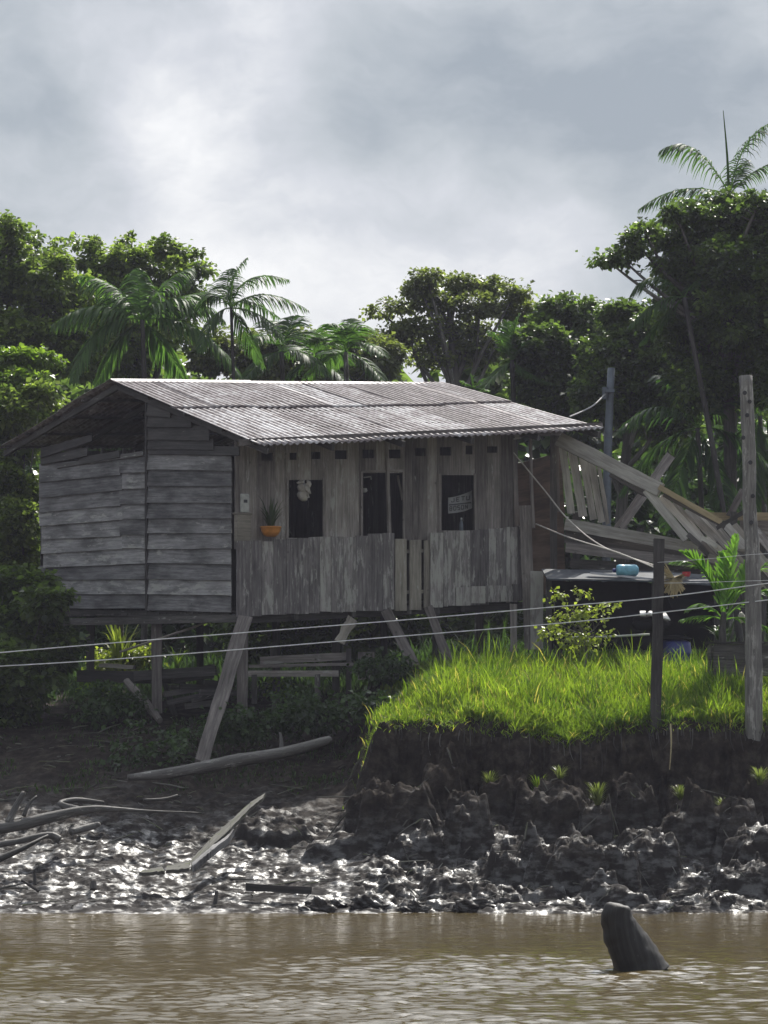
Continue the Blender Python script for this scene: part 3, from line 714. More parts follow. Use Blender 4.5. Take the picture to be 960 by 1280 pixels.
# printed sign and bottle in the right window
c = PF.hit(573, 629, -.12)
sg = thing('printed_sign', 'grey tilted printed sign hanging behind the right window opening', 'sign', c)
mb = MB(); n_ = 14; q = []
for k in range(n_ + 1):
    t_ = k / n_; px = 560 + 30 * t_; q.append((PF.hit(px, 622 - 9 * t_ ** 1.6, -.12), PF.hit(px, 642 - 2.5 * t_ - 4.5 * t_ ** 3, -.12)))
for k in range(n_): mb.plank(q[k][0], q[k + 1][0], q[k][1], q[k + 1][1], NF, .008, seg=1, jit=0, tone=.5)
mb.build('panel', MT['grey'], sg)
mb = MB(); mb.plank(PF.hit(561, 630.5, -.105), PF.hit(589, 627.5, -.105), PF.hit(561, 632, -.105), PF.hit(589, 629, -.105), NF, .004, jit=0)
mb.build('dividing_line', MT['ink'], sg)
def letters(txt, px0, py0, px1, py1, hpx, off, mat, parent, slant=0.0):
    """block letters as thin raised strokes on the front-wall plane"""
    S = {'J': [(.8, 1, .8, .1), (.8, .05, .1, .05), (.1, .05, .1, .35)], 'E': [(.1, 0, .1, 1), (.1, 1, .9, 1), (.1, .5, .7, .5), (.1, 0, .9, 0)], 'T': [(.5, 0, .5, 1), (0, 1, 1, 1)],
         'U': [(.1, 1, .1, 0), (.1, 0, .9, 0), (.9, 0, .9, 1)], 'I': [(.5, 0, .5, 1)], 'B': [(.1, 0, .1, 1), (.1, 1, .8, 1), (.8, 1, .8, 0), (.1, .5, .8, .5), (.1, 0, .8, 0)],
         'O': [(.1, 0, .1, 1), (.9, 0, .9, 1), (.1, 1, .9, 1), (.1, 0, .9, 0)], 'S': [(.9, 1, .1, 1), (.1, 1, .1, .5), (.1, .5, .9, .5), (.9, .5, .9, 0), (.9, 0, .1, 0)],
         'N': [(.1, 0, .1, 1), (.1, 1, .9, 0), (.9, 0, .9, 1)], 'R': [(.1, 0, .1, 1), (.1, 1, .9, 1), (.9, 1, .9, .5), (.9, .5, .1, .5), (.4, .5, .9, 0)]}
    n = len(txt)
    for i, ch in enumerate(txt):
        m_ = MB()
        for (a, b_, c_, d_) in S[ch]:
            def pt(x_, y_):
                t_ = (i + x_ * .72) / n; return PF.hit(px0 + (px1 - px0) * t_, py0 + (py1 - py0) * t_ - y_ * hpx, off)
            m_.beam(pt(a, b_), pt(c_, d_), .014, .004, NF, seg=1, jit=0, tone=.5)
        m_.build('letter', mat, parent)
letters('JETU', 564, 628, 589, 624, 5, -.106, MT['ink'], sg); letters('BOSON', 562, 638.5, 586, 635.5, 5, -.106, MT['ink'], sg)
c = PF.hit(576.5, 664, .03)
bo = thing('bottle', 'pale slim bottle standing on the sill of the right window', 'bottle', c)
mb = MB(); mb.lathe(c, [(.025, 0), (.035, .01), (.036, .11), (.030, .14), (.014, .18), (.014, .2)], 14); mb.build('glass', MT['steel'], bo, smooth=True)
mb = MB(); mb.lathe(c + u * .2, [(.018, 0), (.018, .025), (.014, .03)], 10); mb.build('cap', MT['white'], bo)
# small lamp bulb under the right eave
c = PF.hit(646, 549, .2)
mb = MB(); mb.tube([c + DF * -.07, c + DF * .08 + u * .03], [.012, .02], 8); mb.lathe(c + u * .12, [(.03, -.1), (.045, -.07), (.04, -.03), (.02, 0)], 12)
one(mb, 'lamp', MT['white'], 'small unlit white lamp under the eave at the right end of the front wall', 'lamp')

# ------------------------------------------------------------------ collapsed lean-to on the right
lean = thing('collapsed_lean_to', 'collapsed grey plank lean-to with a long sloping beam right of the house', 'lean-to', P(800, 800, 58.5))
def lb(x0, y0, Y0, x1, y1, Y1, w, t, mat, name, tone=None, par=lean, seg=5, warp=.01):
    m_ = MB(); m_.beam(P(x0, y0, Y0), P(x1, y1, Y1), w, t, seg=seg, jit=.006, tone=tone, warp=warp); return m_.build(name, MT[mat], par)
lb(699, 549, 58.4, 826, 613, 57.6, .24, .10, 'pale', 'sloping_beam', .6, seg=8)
lb(765, 592, 58.6, 812, 618, 58.0, .14, .07, 'dark', 'sloping_beam', .5)
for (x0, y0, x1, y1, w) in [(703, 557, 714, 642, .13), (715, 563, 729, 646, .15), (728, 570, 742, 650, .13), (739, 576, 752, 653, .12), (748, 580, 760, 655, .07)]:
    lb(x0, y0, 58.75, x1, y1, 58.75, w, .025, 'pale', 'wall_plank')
lb(694, 545, 58.9, 696, 640, 58.9, .1, .08, 'wall', 'wall_post')
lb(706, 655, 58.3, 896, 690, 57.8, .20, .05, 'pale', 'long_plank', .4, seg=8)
lb(707, 684, 58.2, 896, 706, 57.7, .17, .05, 'wall', 'long_plank', .5, seg=8)
lb(707, 669, 58.5, 897, 700, 58.0, .25, .03, 'dark', 'long_plank', .7, seg=8)
lb(712, 704, 58.4, 900, 716, 58.0, .16, .03, 'dark', 'long_plank', .6, seg=8)
lb(837, 571, 60.4, 773, 662, 59.6, .17, .15, 'wall', 'crossed_pole', .5)
lb(806, 612, 59.4, 769, 660, 59.4, .07, .06, 'wall', 'crossed_pole', .6)
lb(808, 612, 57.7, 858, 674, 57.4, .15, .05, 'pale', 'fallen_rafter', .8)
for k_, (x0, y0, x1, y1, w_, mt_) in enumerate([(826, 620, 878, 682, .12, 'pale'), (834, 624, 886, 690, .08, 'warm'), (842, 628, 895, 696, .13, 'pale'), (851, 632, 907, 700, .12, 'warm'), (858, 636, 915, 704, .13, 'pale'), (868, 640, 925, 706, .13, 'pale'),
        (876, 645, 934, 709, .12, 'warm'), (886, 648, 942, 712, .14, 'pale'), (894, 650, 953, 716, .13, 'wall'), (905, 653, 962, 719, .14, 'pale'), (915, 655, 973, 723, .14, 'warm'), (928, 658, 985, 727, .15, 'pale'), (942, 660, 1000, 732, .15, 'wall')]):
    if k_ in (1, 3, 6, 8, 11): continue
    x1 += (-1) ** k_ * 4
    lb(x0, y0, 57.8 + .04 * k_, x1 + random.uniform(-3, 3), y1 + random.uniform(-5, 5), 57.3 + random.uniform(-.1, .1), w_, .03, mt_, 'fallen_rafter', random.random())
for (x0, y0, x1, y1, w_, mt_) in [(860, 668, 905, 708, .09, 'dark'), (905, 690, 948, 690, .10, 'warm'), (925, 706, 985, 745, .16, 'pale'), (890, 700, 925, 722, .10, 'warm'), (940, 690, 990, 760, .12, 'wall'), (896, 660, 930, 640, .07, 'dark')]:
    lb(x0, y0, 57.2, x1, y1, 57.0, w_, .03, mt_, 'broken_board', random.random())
for k_ in range(16):
    x0 = random.uniform(868, 965); y0 = 668 + (x0 - 868) * .35 + random.uniform(-8, 30); a_ = random.uniform(.35, 1.0); l_ = random.uniform(22, 50)
    lb(x0, y0, 57.1 - .02 * k_, x0 + l_ * math.cos(a_), y0 + l_ * math.sin(a_), 57.0 - .02 * k_, random.uniform(.06, .13), .025, random.choice(['pale', 'warm', 'wall', 'dark']), 'broken_board', random.random())
lb(824, 609, 57.55, 902, 653, 57.3, .09, .05, 'fresh', 'eave_board', .6, seg=8)
lb(830, 618, 57.7, 906, 658, 57.5, .09, .04, 'dark', 'eave_board', .4, seg=8)
lb(886, 646, 58.6, 1010, 645, 58.6, .14, .05, 'fresh', 'eave_board', .4)
lb(912, 645, 58.4, 929, 612, 58.4, .12, .10, 'wall', 'crooked_post', .2); lb(917, 640, 58.2, 917, 662, 58.2, .12, .1, 'dark', 'crooked_post', .6)
lb(925, 660, 58.9, 1000, 668, 58.9, .35, .04, 'wall', 'wall_plank', .6)
# rear posts that carry it
for xx, yt in ((720, 640), (800, 660), (880, 680), (950, 660)):
    p = P(xx, yt, 59.2); m_ = MB(); m_.beam((p.x, p.y, gz(p.x, p.y) - .2), p, .12, .1); m_.build('post', MT['dark'], lean)
# metal-topped bench in front of it, black sheets below painted in for shade
bench = thing('covered_bench', 'long work bench topped with bluish metal sheet, black sheets below standing in for shade', 'bench', gpx(780, 57.5))
m_ = MB(); m_.plank(P(678, 712, 58.0), P(892, 722, 57.3), P(683, 724, 57.0), P(900, 734, 56.4), (0, 0, 1), .03, seg=10, jit=.01, warp=.03); m_.build('top', MT['grey_sheet'], bench)
m_ = MB(); m_.beam(P(738, 716, 57.1), P(823, 725, 56.7), .035, .05, seg=6, tone=.5); m_.build('front_rail', MT['chrome'], bench)
for (x0, x1, Y, yt, yb) in ((690, 800, 57.75, 725, 812), (798, 902, 57.45, 728, 812)):
    m_ = MB(); m_.plank(P(x0, yt, Y), P(x1, yt + 3, Y), P(x0, yb, Y - .1), P(x1, yb, Y - .1), (0, -1, 0), .02, seg=12, jit=.02, warp=.05); m_.build('under_bench_shade', MT['black'], bench)
m_ = MB(); m_.plank(P(835, 748, 56.7), P(900, 752, 56.5), P(840, 762, 56.6), P(905, 764, 56.4), (0, -1, .2), .03, seg=5); m_.build('side_panel', MT['black'], bench)
for xx, Y in ((686, 57.2), (818, 56.7), (896, 56.5), (700, 58.2), (880, 57.6)):
    p = P(xx, 724, Y); m_ = MB(); m_.beam((p.x, p.y, gz(p.x, p.y) - .1), p, .09, .08); m_.build('leg', MT['dark'], bench)
c = P(785, 713, 56.95)
jug = thing('blue_container', 'light blue plastic container lying on the metal-topped bench', 'container', c)
m_ = MB(); T90 = Matrix.Rotation(R(90), 3, 'Y'); m_.lathe(c + Vector((-.2, 0, 0)), [(.05, 0), (.085, .01), (.10, .05), (.10, .12), (.095, .14), (.10, .16), (.10, .3), (.095, .34), (.06, .37), (.04, .38)], 20, tilt=T90)
m_.build('body', MT['blue'], jug, smooth=True)
m_ = MB(); m_.lathe(c + Vector((-.26, 0, 0)), [(.03, 0), (.035, .01), (.035, .05), (.03, .06)], 12, tilt=T90); m_.build('cap', MT['deepblue'], jug)
c = P(858, 717, 56.75)
m_ = MB(); m_.lathe(c - u * .05, [(.05, 0), (.065, .02), (.07, .07), (.075, .08), (.06, .08)], 16); one(m_, 'red_bowl', MT['red'], 'small red bowl on the bench behind the arching palm leaf', 'bowl')
c = P(822, 779, 56.2)
dr = thing('water_drum', 'dark blue plastic drum in the grass behind the short fence post', 'drum', gpx(845, 56.3))
c = gpx(842, 56.3, 0)
m_ = MB(); m_.lathe(c, [(.26, 0), (.29, .03), (.30, .2), (.31, .22), (.30, .24), (.30, .42), (.31, .44), (.30, .46), (.28, .62), (.2, .66)], 24); m_.build('barrel', MT['deepblue'], dr, smooth=True)
m_ = MB(); m_.lathe(c + u * .66, [(.31, 0), (.31, .03), (.24, .06), (.05, .08)], 24); m_.build('lid', MT['black'], dr, smooth=True)
c = P(815, 773, 56.0)
ob = thing('covered_motor', 'rounded black machine with shiny pale top edge under the bench', 'machine', gpx(815, 56.0))
blobmesh('cover', [(c + Vector((.0, 0, -.10)), (.33, .2, .14)), (c + Vector((-.12, 0, -.02)), (.2, .18, .09))], MT['black'], ob, 3, .1)
m_ = MB(); m_.plank(P(808, 768, 55.75), P(838, 776, 55.8), P(812, 765, 55.95), P(832, 767, 55.95), (0, -.3, 1), .02, seg=3, jit=.003); m_.plank(P(800, 770, 55.75), P(807, 770, 55.75), P(800, 765, 55.9), P(807, 765, 55.9), (0, -.3, 1), .02, seg=2); m_.build('shiny_panel', MT['white'], ob)
m_ = MB(); p = P(823, 795, 56.0); m_.beam((p.x, p.y, gz(p.x, p.y)), p + u * .15, .12, .12); m_.build('stand', MT['black'], ob)
m_ = MB(); m_.tube([P(708, 797, 55.6), P(760, 796, 55.5), P(812, 793, 55.4)], .018, 8); one(m_, 'white_pipe', MT['white'], 'thin white pipe lying level just above the grass behind the yellow-green shrub', 'pipe')
# planter crate with a young coconut palm
c = gpx(935, 52.3, .30)
pl = thing('planter_crate', 'long dark wooden planter crate standing in the grass at right', 'planter', c)
mb = MB()
for k in range(4):
    z0 = .12 * k + .004
    for s_ in (-1, 1): mb.plank(c + Vector((-.56, s_ * .25, z0)), c + Vector((.75, s_ * .25, z0)), c + Vector((-.56, s_ * .25, z0 + .115)), c + Vector((.75, s_ * .25, z0 + .115)), (0, s_, 0), .02, seg=5, jit=.004)
    for s_ in (-.58, .77): mb.plank(c + Vector((s_, -.25, z0)), c + Vector((s_, .25, z0)), c + Vector((s_, -.25, z0 + .115)), c + Vector((s_, .25, z0 + .115)), (1 if s_ > 0 else -1, 0, 0), .02, seg=2, jit=.004)
mb.build('side_boards', MT['dark'], pl)
mb = MB(); mb.plank(c + Vector((-.68, -.30, .49)), c + Vector((.85, -.30, .49)), c + Vector((-.66, -.16, .49)), c + Vector((.85, -.16, .49)), (0, 0, 1), .03, seg=10, jit=.02); mb.build('rim', MT['dark'], pl)
for s_ in (-.4, .1, .6):
    mb = MB(); mb.beam(c + Vector((s_, 0, -.42)), c + Vector((s_, 0, .02)), .16, .3); mb.build('foot', MT['dark'], pl)
blobmesh('soil', [(c + Vector((.08, 0, .36)), (.6, .22, .14))], MT['mud'], pl, 3, .15)

# ------------------------------------------------------------------ fence
post_a = thing('fence_post', 'tall pale mottled tree-trunk post with dark knot holes at the right edge', 'fence post', gpx(941, 49.9))
b0 = gpx(942, 49.9, -.3)
m_ = MB(); m_.tube([b0, P(942, 830, 49.9), P(941, 700, 49.95), P(937, 640, 50), P(936, 560, 50), P(932, 470, 50.05)], [.135, .125, .115, .10, .10, .098], 14, jit=.05, sub=6, tone=.7); m_.build('trunk', MT['post'], post_a, smooth=True)
for i, (x_, y_) in enumerate([(937, 502), (931, 491), (929, 547), (938, 578), (934, 519), (939, 653), (941, 620), (943, 770)]):
    m_ = MB(); q = P(x_, y_, 49.865); m_.lathe(q, [(.006, 0), (.02, -.012), (.028, -.012), (.034, 0), (.03, .01)], 8, tilt=Matrix.Rotation(R(90), 3, 'X') @ Matrix.Scale(1.0, 3)); m_.build('knot_hole', MT['ink'], post_a)
post_b = thing('fence_post', 'short dark square-cut fence post standing in the bright grass', 'fence post', gpx(819, 50.0))
m_ = MB(); m_.beam(gpx(819, 50.0, -.3), P(824, 673, 50.1), .15, .13, seg=12, jit=.008, tone=.2); m_.build('post_body', MT['dark'], post_b)
m_ = MB(); m_.lathe(P(840, 737, 50.15), [(.02, -.10), (.13, -.17), (.19, -.02), (.2, .10), (.12, .17), (.02, .2)], 12, tilt=Matrix.Scale(.45, 3, Vector((0, 1, 0)))); 
sb = thing('dried_bundle', 'round dried straw-coloured bundle hanging beside the short dark post', 'bundle', P(842, 740, 50.15))
g = np.random.default_rng(5); V, Fq, T = [], [], []
for i in range(260):
    th = g.uniform(-.3, np.pi + .9); r_ = g.uniform(.12, .27); c0 = np.array(P(842, 722, 50.15)); d = np.array([math.cos(th) * .75, g.uniform(-.3, .3), -math.sin(th) * 1.1]); s_ = np.array([.008, .004, .008])
    q = len(V); V += list([c0 - s_, c0 + s_, c0 + d * r_ + s_ + [0, 0, -.02], c0 + d * r_ - s_]); Fq.append([q, q + 1, q + 2, q + 3]); T += [g.uniform()] * 4
np_mesh('straw', np.array(V), np.array(Fq), MT['straw'], sb)
m_ = MB(); m_.tube([P(827, 716, 50.1), P(842, 722, 50.15)], .01, 6); m_.build('tie', MT['straw'], sb)
def wire(pts, r, label, mat='wire'):
    m_ = MB(); m_.tube(pts, r, 6, sub=8, tone=.5); return one(m_, 'fence_wire', MT[mat], label, 'wire', 'fence wires')
wire([P(-60, 821, 47), P(150, 803, 47.8), P(480, 777, 49), P(700, 758, 49.7), P(822, 747, 50.0), P(942, 731.5, 49.82), P(1010, 722, 49.5)], .0085, 'upper of the two long wires crossing in front of the house')
wire([P(-60, 836, 47), P(150, 823.5, 47.8), P(480, 797, 49), P(700, 779, 49.7), P(822, 766, 50.0), P(942, 752, 49.82), P(1010, 744, 49.5)], .0085, 'lower of the two long wires crossing in front of the house')
wire([P(822, 703, 50.02), P(880, 699, 50.0), P(942, 693, 49.82), P(1010, 690, 49.6)], .004, 'thin topmost wire between the short post and the tall post')
wire([P(822, 729, 50.02), P(880, 728, 50.0), P(942, 726, 49.82), P(1010, 725, 49.6)], .004, 'thin wire just above the upper long wire, right of the short post')

# ropes from the porch
m_ = MB(); m_.tube([P(642, 566, 57.9), P(680, 612, 57.6), P(712, 651, 57.0), P(755, 684, 55), P(822, 708, 50.2)], .012, 6, sub=8, tone=.8); one(m_, 'rope', MT['cloth'], 'long rope slanting from the house corner down to the short post', 'rope')
m_ = MB(); m_.tube([P(670, 655, 57.9), P(712, 672, 56.5), P(770, 690, 53), P(822, 711, 50.2)], .012, 6, sub=8, tone=.8); one(m_, 'rope', MT['cloth'], 'lower rope running from the corner post to the short post', 'rope')
mp_ = thing('utility_pole', 'thin grey-blue metal pole rising behind the lean-to', 'pole', gpx(760, 63))
m_ = MB(); b0 = gpx(757, 63, -.2); m_.tube([b0, P(759, 600, 63), P(764, 460, 63)], [.085, .08, .065], 12, tone=.5, sub=3); m_.build('shaft', MT['steel'], mp_, smooth=True)
m_ = MB(); m_.beam(P(757, 489, 62.9), P(768, 489, 62.9), .05, .2); m_.tube([P(756, 484, 62.9), P(756, 499, 62.9)], .05, 8); m_.build('bracket', MT['steel'], mp_)
m_ = MB(); m_.tube([P(757, 492, 62.9), P(740, 508, 61.5), P(712, 521, 59.5)], .014, 6, sub=6); one(m_, 'power_cable', MT['grey'], 'sagging cable from the metal pole to the house roof', 'cable')

# ------------------------------------------------------------------ timber and debris around the stilts and on the mud
def log(name, pts, rad, label, cat, mat='bark', grp=None, k=10, jit=.08, sub=5, branches=()):
    pp = [P(*p) for p in pts]
    if branches:
        t_ = thing(name, label, cat, pp[0], grp); m_ = MB(); m_.tube(pp, rad, k, jit, sub=sub); m_.build('trunk', MT[mat], t_, smooth=True)
        for bp_, br in branches: m_ = MB(); m_.tube([P(*p) for p in bp_], br, 7, jit, sub=4); m_.build('branch', MT[mat], t_, smooth=True)
        return t_
    m_ = MB(); m_.tube(pp, rad, k, jit, sub=sub); return one(m_, name, MT[mat], label, cat, grp, smooth=True)
log('fallen_log', [(160, 972, 50.6), (215, 966, 50.8), (300, 950, 51.2), (350, 942, 51.5), (412, 925, 52)], [.05, .085, .10, .09, .07], 'long grey log lying across the dark bank below the stilts', 'log', 'drift', branches=[([(348, 943, 51.5), (352, 932, 51.6), (350, 916, 51.7)], [.04, .035, .02])])
log('driftwood', [(-60, 1040, 47.5), (10, 1034, 47.6), (60, 1022, 47.8), (110, 1012, 48.0), (150, 1012, 48.1), (185, 1014, 48.2), (248, 1016, 48.3)], [.085, .085, .08, .06, .035, .02, .01],
    'thick curved driftwood branch tapering across the left mud bank', 'driftwood', 'drift', branches=[([(100, 1013, 48.0), (75, 1005, 48.2), (95, 1000, 48.4), (130, 1003, 48.5)], [.06, .045, .04, .02]), ([(10, 1030, 47.6), (18, 1012, 47.7), (30, 990, 47.8)], [.06, .05, .035]), ([(30, 1020, 47.7), (36, 1005, 47.8), (46, 995, 47.9)], [.03, .025, .012])])
log('driftwood', [(-30, 1060, 46.6), (20, 1052, 46.8), (60, 1044, 47.0), (75, 1050, 47.0)], [.045, .045, .05, .06], 'stubby dark driftwood piece below the thick curved branch', 'driftwood', 'drift')
log('stick', [(-10, 1078, 46.2), (25, 1062, 46.4), (60, 1044, 46.8)], [.05, .04, .015], 'pale wet slanting stick at the far left of the mud', 'stick', 'drift')
log('driftwood', [(88, 1040, 47.4), (115, 1033, 47.6), (125, 1030, 47.6)], [.05, .05, .03], 'short rounded wood piece beside the curved driftwood branch', 'driftwood', 'drift')
log('driftwood', [(180, 1000, 48.8), (205, 999, 48.9), (222, 994, 49)], [.02, .025, .015], 'thin pale twig lying above the curved branch', 'driftwood', 'drift')
# long split plank lying down the mud
sp = thing('split_plank', 'long weathered split plank lying down the mud slope', 'plank', P(250, 1060, 47))
m_ = MB()
def ply_(pts, w, t, mat, name, par):
    m_ = MB()
    for a_, b_ in zip(pts[:-1], pts[1:]):
        pa, pb = P(*a_[:3]), P(*b_[:3]); wa, wb = a_[3], b_[3]; s_ = Vector((0, 1, .35)).normalized(); m_.plank(pa, pb, pa + s_ * wa, pb + s_ * wb, (0, -.35, 1), t, seg=9, jit=.022, tone=.5)
    return m_.build(name, MT[mat], par)
ply_([(176, 1095, 45.9, .08), (205, 1093, 45.9, .18), (238, 1089, 46.0, .34), (262, 1064, 46.6, .38), (288, 1040, 47.2, .36), (312, 1015, 47.8, .28), (330, 1000, 48.2, .12)], 0, .05, 'drift2', 'board', sp)
ply_([(240, 1092, 45.75, .15), (262, 1074, 46.1, .2), (285, 1056, 46.6, .12), (292, 1046, 46.9, .08)], 0, .10, 'side', 'splinter', sp)
log('stick', [(112, 1052 + 53, 45.5), (116, 1103, 45.6), (119, 1103, 45.6)], [.07, .06, .03], 'short dark stub standing in the wet mud near the waterline at left', 'stick', 'dark') if False else None
def stub(x0, y0, x1, y1, Y, r, label): 
    m_ = MB(); m_.tube([P(x0, y0, Y), P(x1, y1, Y + .05)], [r, r * .8], 7, .1, sub=1); one(m_, 'stick', MT['dark'], label, 'stick', 'sticks stuck in the mud')
stub(44, 1106, 43, 1090, 45.6, .028, 'upright dark stick beside the slanting one at far left')
stub(49, 1114, 27, 1100, 45.5, .025, 'slanting dark stick at the far left of the mud')
stub(117, 1112, 117, 1102, 45.5, .05, 'squat dark stub in the left mud')
stub(269, 1130, 271, 1114, 44.9, .03, 'upright dark stick at the waterline, left of the sunken board')
m_ = MB(); m_.beam(P(308, 1109, 45.35), P(391, 1113, 45.2), .1, .05, seg=6, jit=.008); one(m_, 'sunken_board', MT['dark'], 'straight dark board lying half sunk in the wet mud', 'board')
def lump(px, py, Y, r, label, seed):
    blob = blobmesh('mud_lump', [(P(px, py, Y), r), (P(px + 8, py + 3, Y - .05), (r[0] * .9, r[1], r[2] * .6)), (P(px - 9, py + 4, Y), (r[0] * .8, r[1], r[2] * .5))], MT['mud'], None, 4, .45, seed); tag(blob, label, 'mud lump', 'mud lumps along the waterline')
lump(397, 1134, 44.75, (.16, .12, .11), 'dark mud lump at the waterline right of the sunken board', 2); lump(458, 1130, 44.9, (.2, .14, .12), 'dark mud lump at the waterline near the centre', 5)
lump(520, 1133, 44.8, (.12, .1, .08), 'small dark mud lump right of the central lump at the waterline', 8); lump(592, 1132, 44.8, (.22, .14, .09), 'flat wide dark mud lump at the waterline', 9)
lump(420, 1128, 45.0, (.08, .08, .05), 'tiny mud lump between two larger ones at the waterline', 19)
# tree stump sticking out of the water
st = MB(); b0 = P(790, 1215, 32.0)
st.tube([P(806, 1222, 32), P(797, 1203, 32), P(784, 1178, 32), P(774, 1155, 32), P(769, 1137, 32), P(769, 1129, 32)], [.26, .225, .20, .17, .135, .05], 30, .025, sub=7, tone=.3)
stump = one(st, 'tree_stump', MT['stump'], 'dark rotten tree stump sticking out of the brown water', 'stump', smooth=True)
dsp = stump.modifiers.new('rough', 'DISPLACE'); tx = bpy.data.textures.new('rot', 'CLOUDS'); tx.noise_scale = .22; dsp.texture = tx; dsp.strength = .045; dsp.texture_coords = 'GLOBAL'
ds2 = stump.modifiers.new('knobs', 'DISPLACE'); tx2 = bpy.data.textures.new('knobs', 'VORONOI'); tx2.noise_scale = .10; ds2.texture = tx2; ds2.strength = -.022; ds2.texture_coords = 'GLOBAL'
# low bench of boards under the house and loose boards
lbn = thing('plank_landing', 'low landing of pale boards on short legs under the house', 'landing', P(370, 860, 55.8))
for (x0, y0, x1, y1, Y, w, tn_) in ((325, 826, 437, 820, 56.6, .13, .9), (311, 833, 442, 830, 56.2, .05, .6), (310, 842, 423, 842, 55.8, .10, .9)):
    m_ = MB(); m_.beam(P(x0, y0, Y), P(x1, y1, Y), w, .05, seg=6, tone=tn_); m_.build('board', MT['wall'], lbn)
for (x0, y0, y1, Y) in ((397, 843, 890, 55.7), (341, 805, 822, 56.7), (436, 810, 870, 56.5), (318, 843, 880, 55.8)):
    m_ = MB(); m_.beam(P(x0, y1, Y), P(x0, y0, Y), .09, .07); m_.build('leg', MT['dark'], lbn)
m_ = MB(); m_.beam(P(425, 801, 56), P(441, 772, 56.2), .17, .03, seg=4, tone=.8, jit=.02); one(m_, 'broken_board', MT['warm'], 'short pale broken board hanging under the middle of the floor', 'board')
m_ = MB(); m_.tube([P(158, 852, 57.2), P(180, 876, 56.8), P(200, 901, 56.3)], [.07, .075, .055], 10, .08, sub=4, tone=.6); one(m_, 'short_post', MT['wall'], 'round grey post leaning down the bank at the left stilt', 'post')
m_ = MB(); m_.tube([P(150, 815, 57), P(200, 798, 56.6), P(245, 783, 56.3), P(279, 768, 56)], .02, 6, sub=3); one(m_, 'long_stick', MT['warm'], 'thin pale stick slanting up under the left side of the house', 'stick')
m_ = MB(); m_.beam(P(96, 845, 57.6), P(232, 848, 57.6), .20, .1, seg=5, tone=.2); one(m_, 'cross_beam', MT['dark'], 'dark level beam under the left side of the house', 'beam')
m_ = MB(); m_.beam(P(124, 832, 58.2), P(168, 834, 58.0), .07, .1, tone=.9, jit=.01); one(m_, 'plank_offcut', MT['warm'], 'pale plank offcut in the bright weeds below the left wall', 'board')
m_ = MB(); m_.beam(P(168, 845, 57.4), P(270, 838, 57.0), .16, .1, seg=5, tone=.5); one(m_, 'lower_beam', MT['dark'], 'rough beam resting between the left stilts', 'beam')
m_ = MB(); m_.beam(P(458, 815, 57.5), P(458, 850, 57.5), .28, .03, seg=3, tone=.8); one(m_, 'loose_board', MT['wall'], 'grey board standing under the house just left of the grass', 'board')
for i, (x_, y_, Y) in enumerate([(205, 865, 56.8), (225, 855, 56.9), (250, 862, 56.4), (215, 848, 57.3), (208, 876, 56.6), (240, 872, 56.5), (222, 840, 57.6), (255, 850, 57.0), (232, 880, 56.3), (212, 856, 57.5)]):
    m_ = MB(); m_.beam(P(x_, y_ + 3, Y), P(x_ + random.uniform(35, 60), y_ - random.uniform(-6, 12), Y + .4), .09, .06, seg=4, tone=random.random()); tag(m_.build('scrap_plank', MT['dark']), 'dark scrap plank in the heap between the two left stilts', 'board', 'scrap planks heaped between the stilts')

# ------------------------------------------------------------------ vegetation
def leaves(centres, radii, n, size, g, mat, name, parent=None, clump=40, crad=.28, flat=.6, lenr=2.2, shell=.45):
    """leaf clumps spread through ellipsoids; each leaf a folded 4-vertex blade"""
    centres = np.array(centres, float); radii = np.array(radii, float)
    vol = (radii[:, 0] * radii[:, 2]); pr = vol / vol.sum(); nc = max(1, n // clump)
    ci = g.choice(len(centres), nc, p=pr)
    d = g.normal(size=(nc, 3)); d /= np.linalg.norm(d, axis=1)[:, None]; rr = g.uniform(shell ** 3, 1, nc) ** (1 / 3)
    rr *= np.clip(1 + .13 * g.normal(size=nc), .7, 1.16)
    cc = centres[ci] + d * radii[ci] * rr[:, None]
    cs_ = crad * g.uniform(.5, 1.4, nc)
    ctone = g.uniform(-.34, .34, nc)
    k = g.integers(0, nc, n)
    e = g.normal(size=(n, 3)) * .5; e[:, 2] *= flat
    p = cc[k] + e * cs_[k][:, None]
    out = e / (np.linalg.norm(e, axis=1)[:, None] + 1e-6) * .7 + d[k] * .5 + g.normal(size=(n, 3)) * .5; out[:, 2] -= .25
    out /= np.linalg.norm(out, axis=1)[:, None]
    sz = size * g.uniform(.55, 1.3, n)
    up = np.array([0, 0, 1.0]) + g.normal(size=(n, 3)) * .45
    side = np.cross(out, up); side /= np.linalg.norm(side, axis=1)[:, None] + 1e-6
    nrm = np.cross(side, out)
    w = sz / lenr
    base = p; tip = p + out * sz[:, None] - np.array([0, 0, 1]) * (sz * .15)[:, None]
    mid = p + out * (sz * .45)[:, None]
    l = mid + side * w[:, None] / 1 + nrm * (w * .25)[:, None]; r_ = mid - side * w[:, None] + nrm * (w * .25)[:, None]
    V = np.stack([base, l, tip, r_], 1).reshape(-1, 3)
    i = np.arange(n) * 4
    Fc = np.concatenate([np.stack([i, i + 1, i + 2], -1), np.stack([i, i + 2, i + 3], -1)])
    tone = np.clip(.5 + ctone[k] + g.normal(size=n) * .17, 0, 1)
    return np_mesh(name, V, Fc, mat, parent, tone=np.repeat(tone, 4))
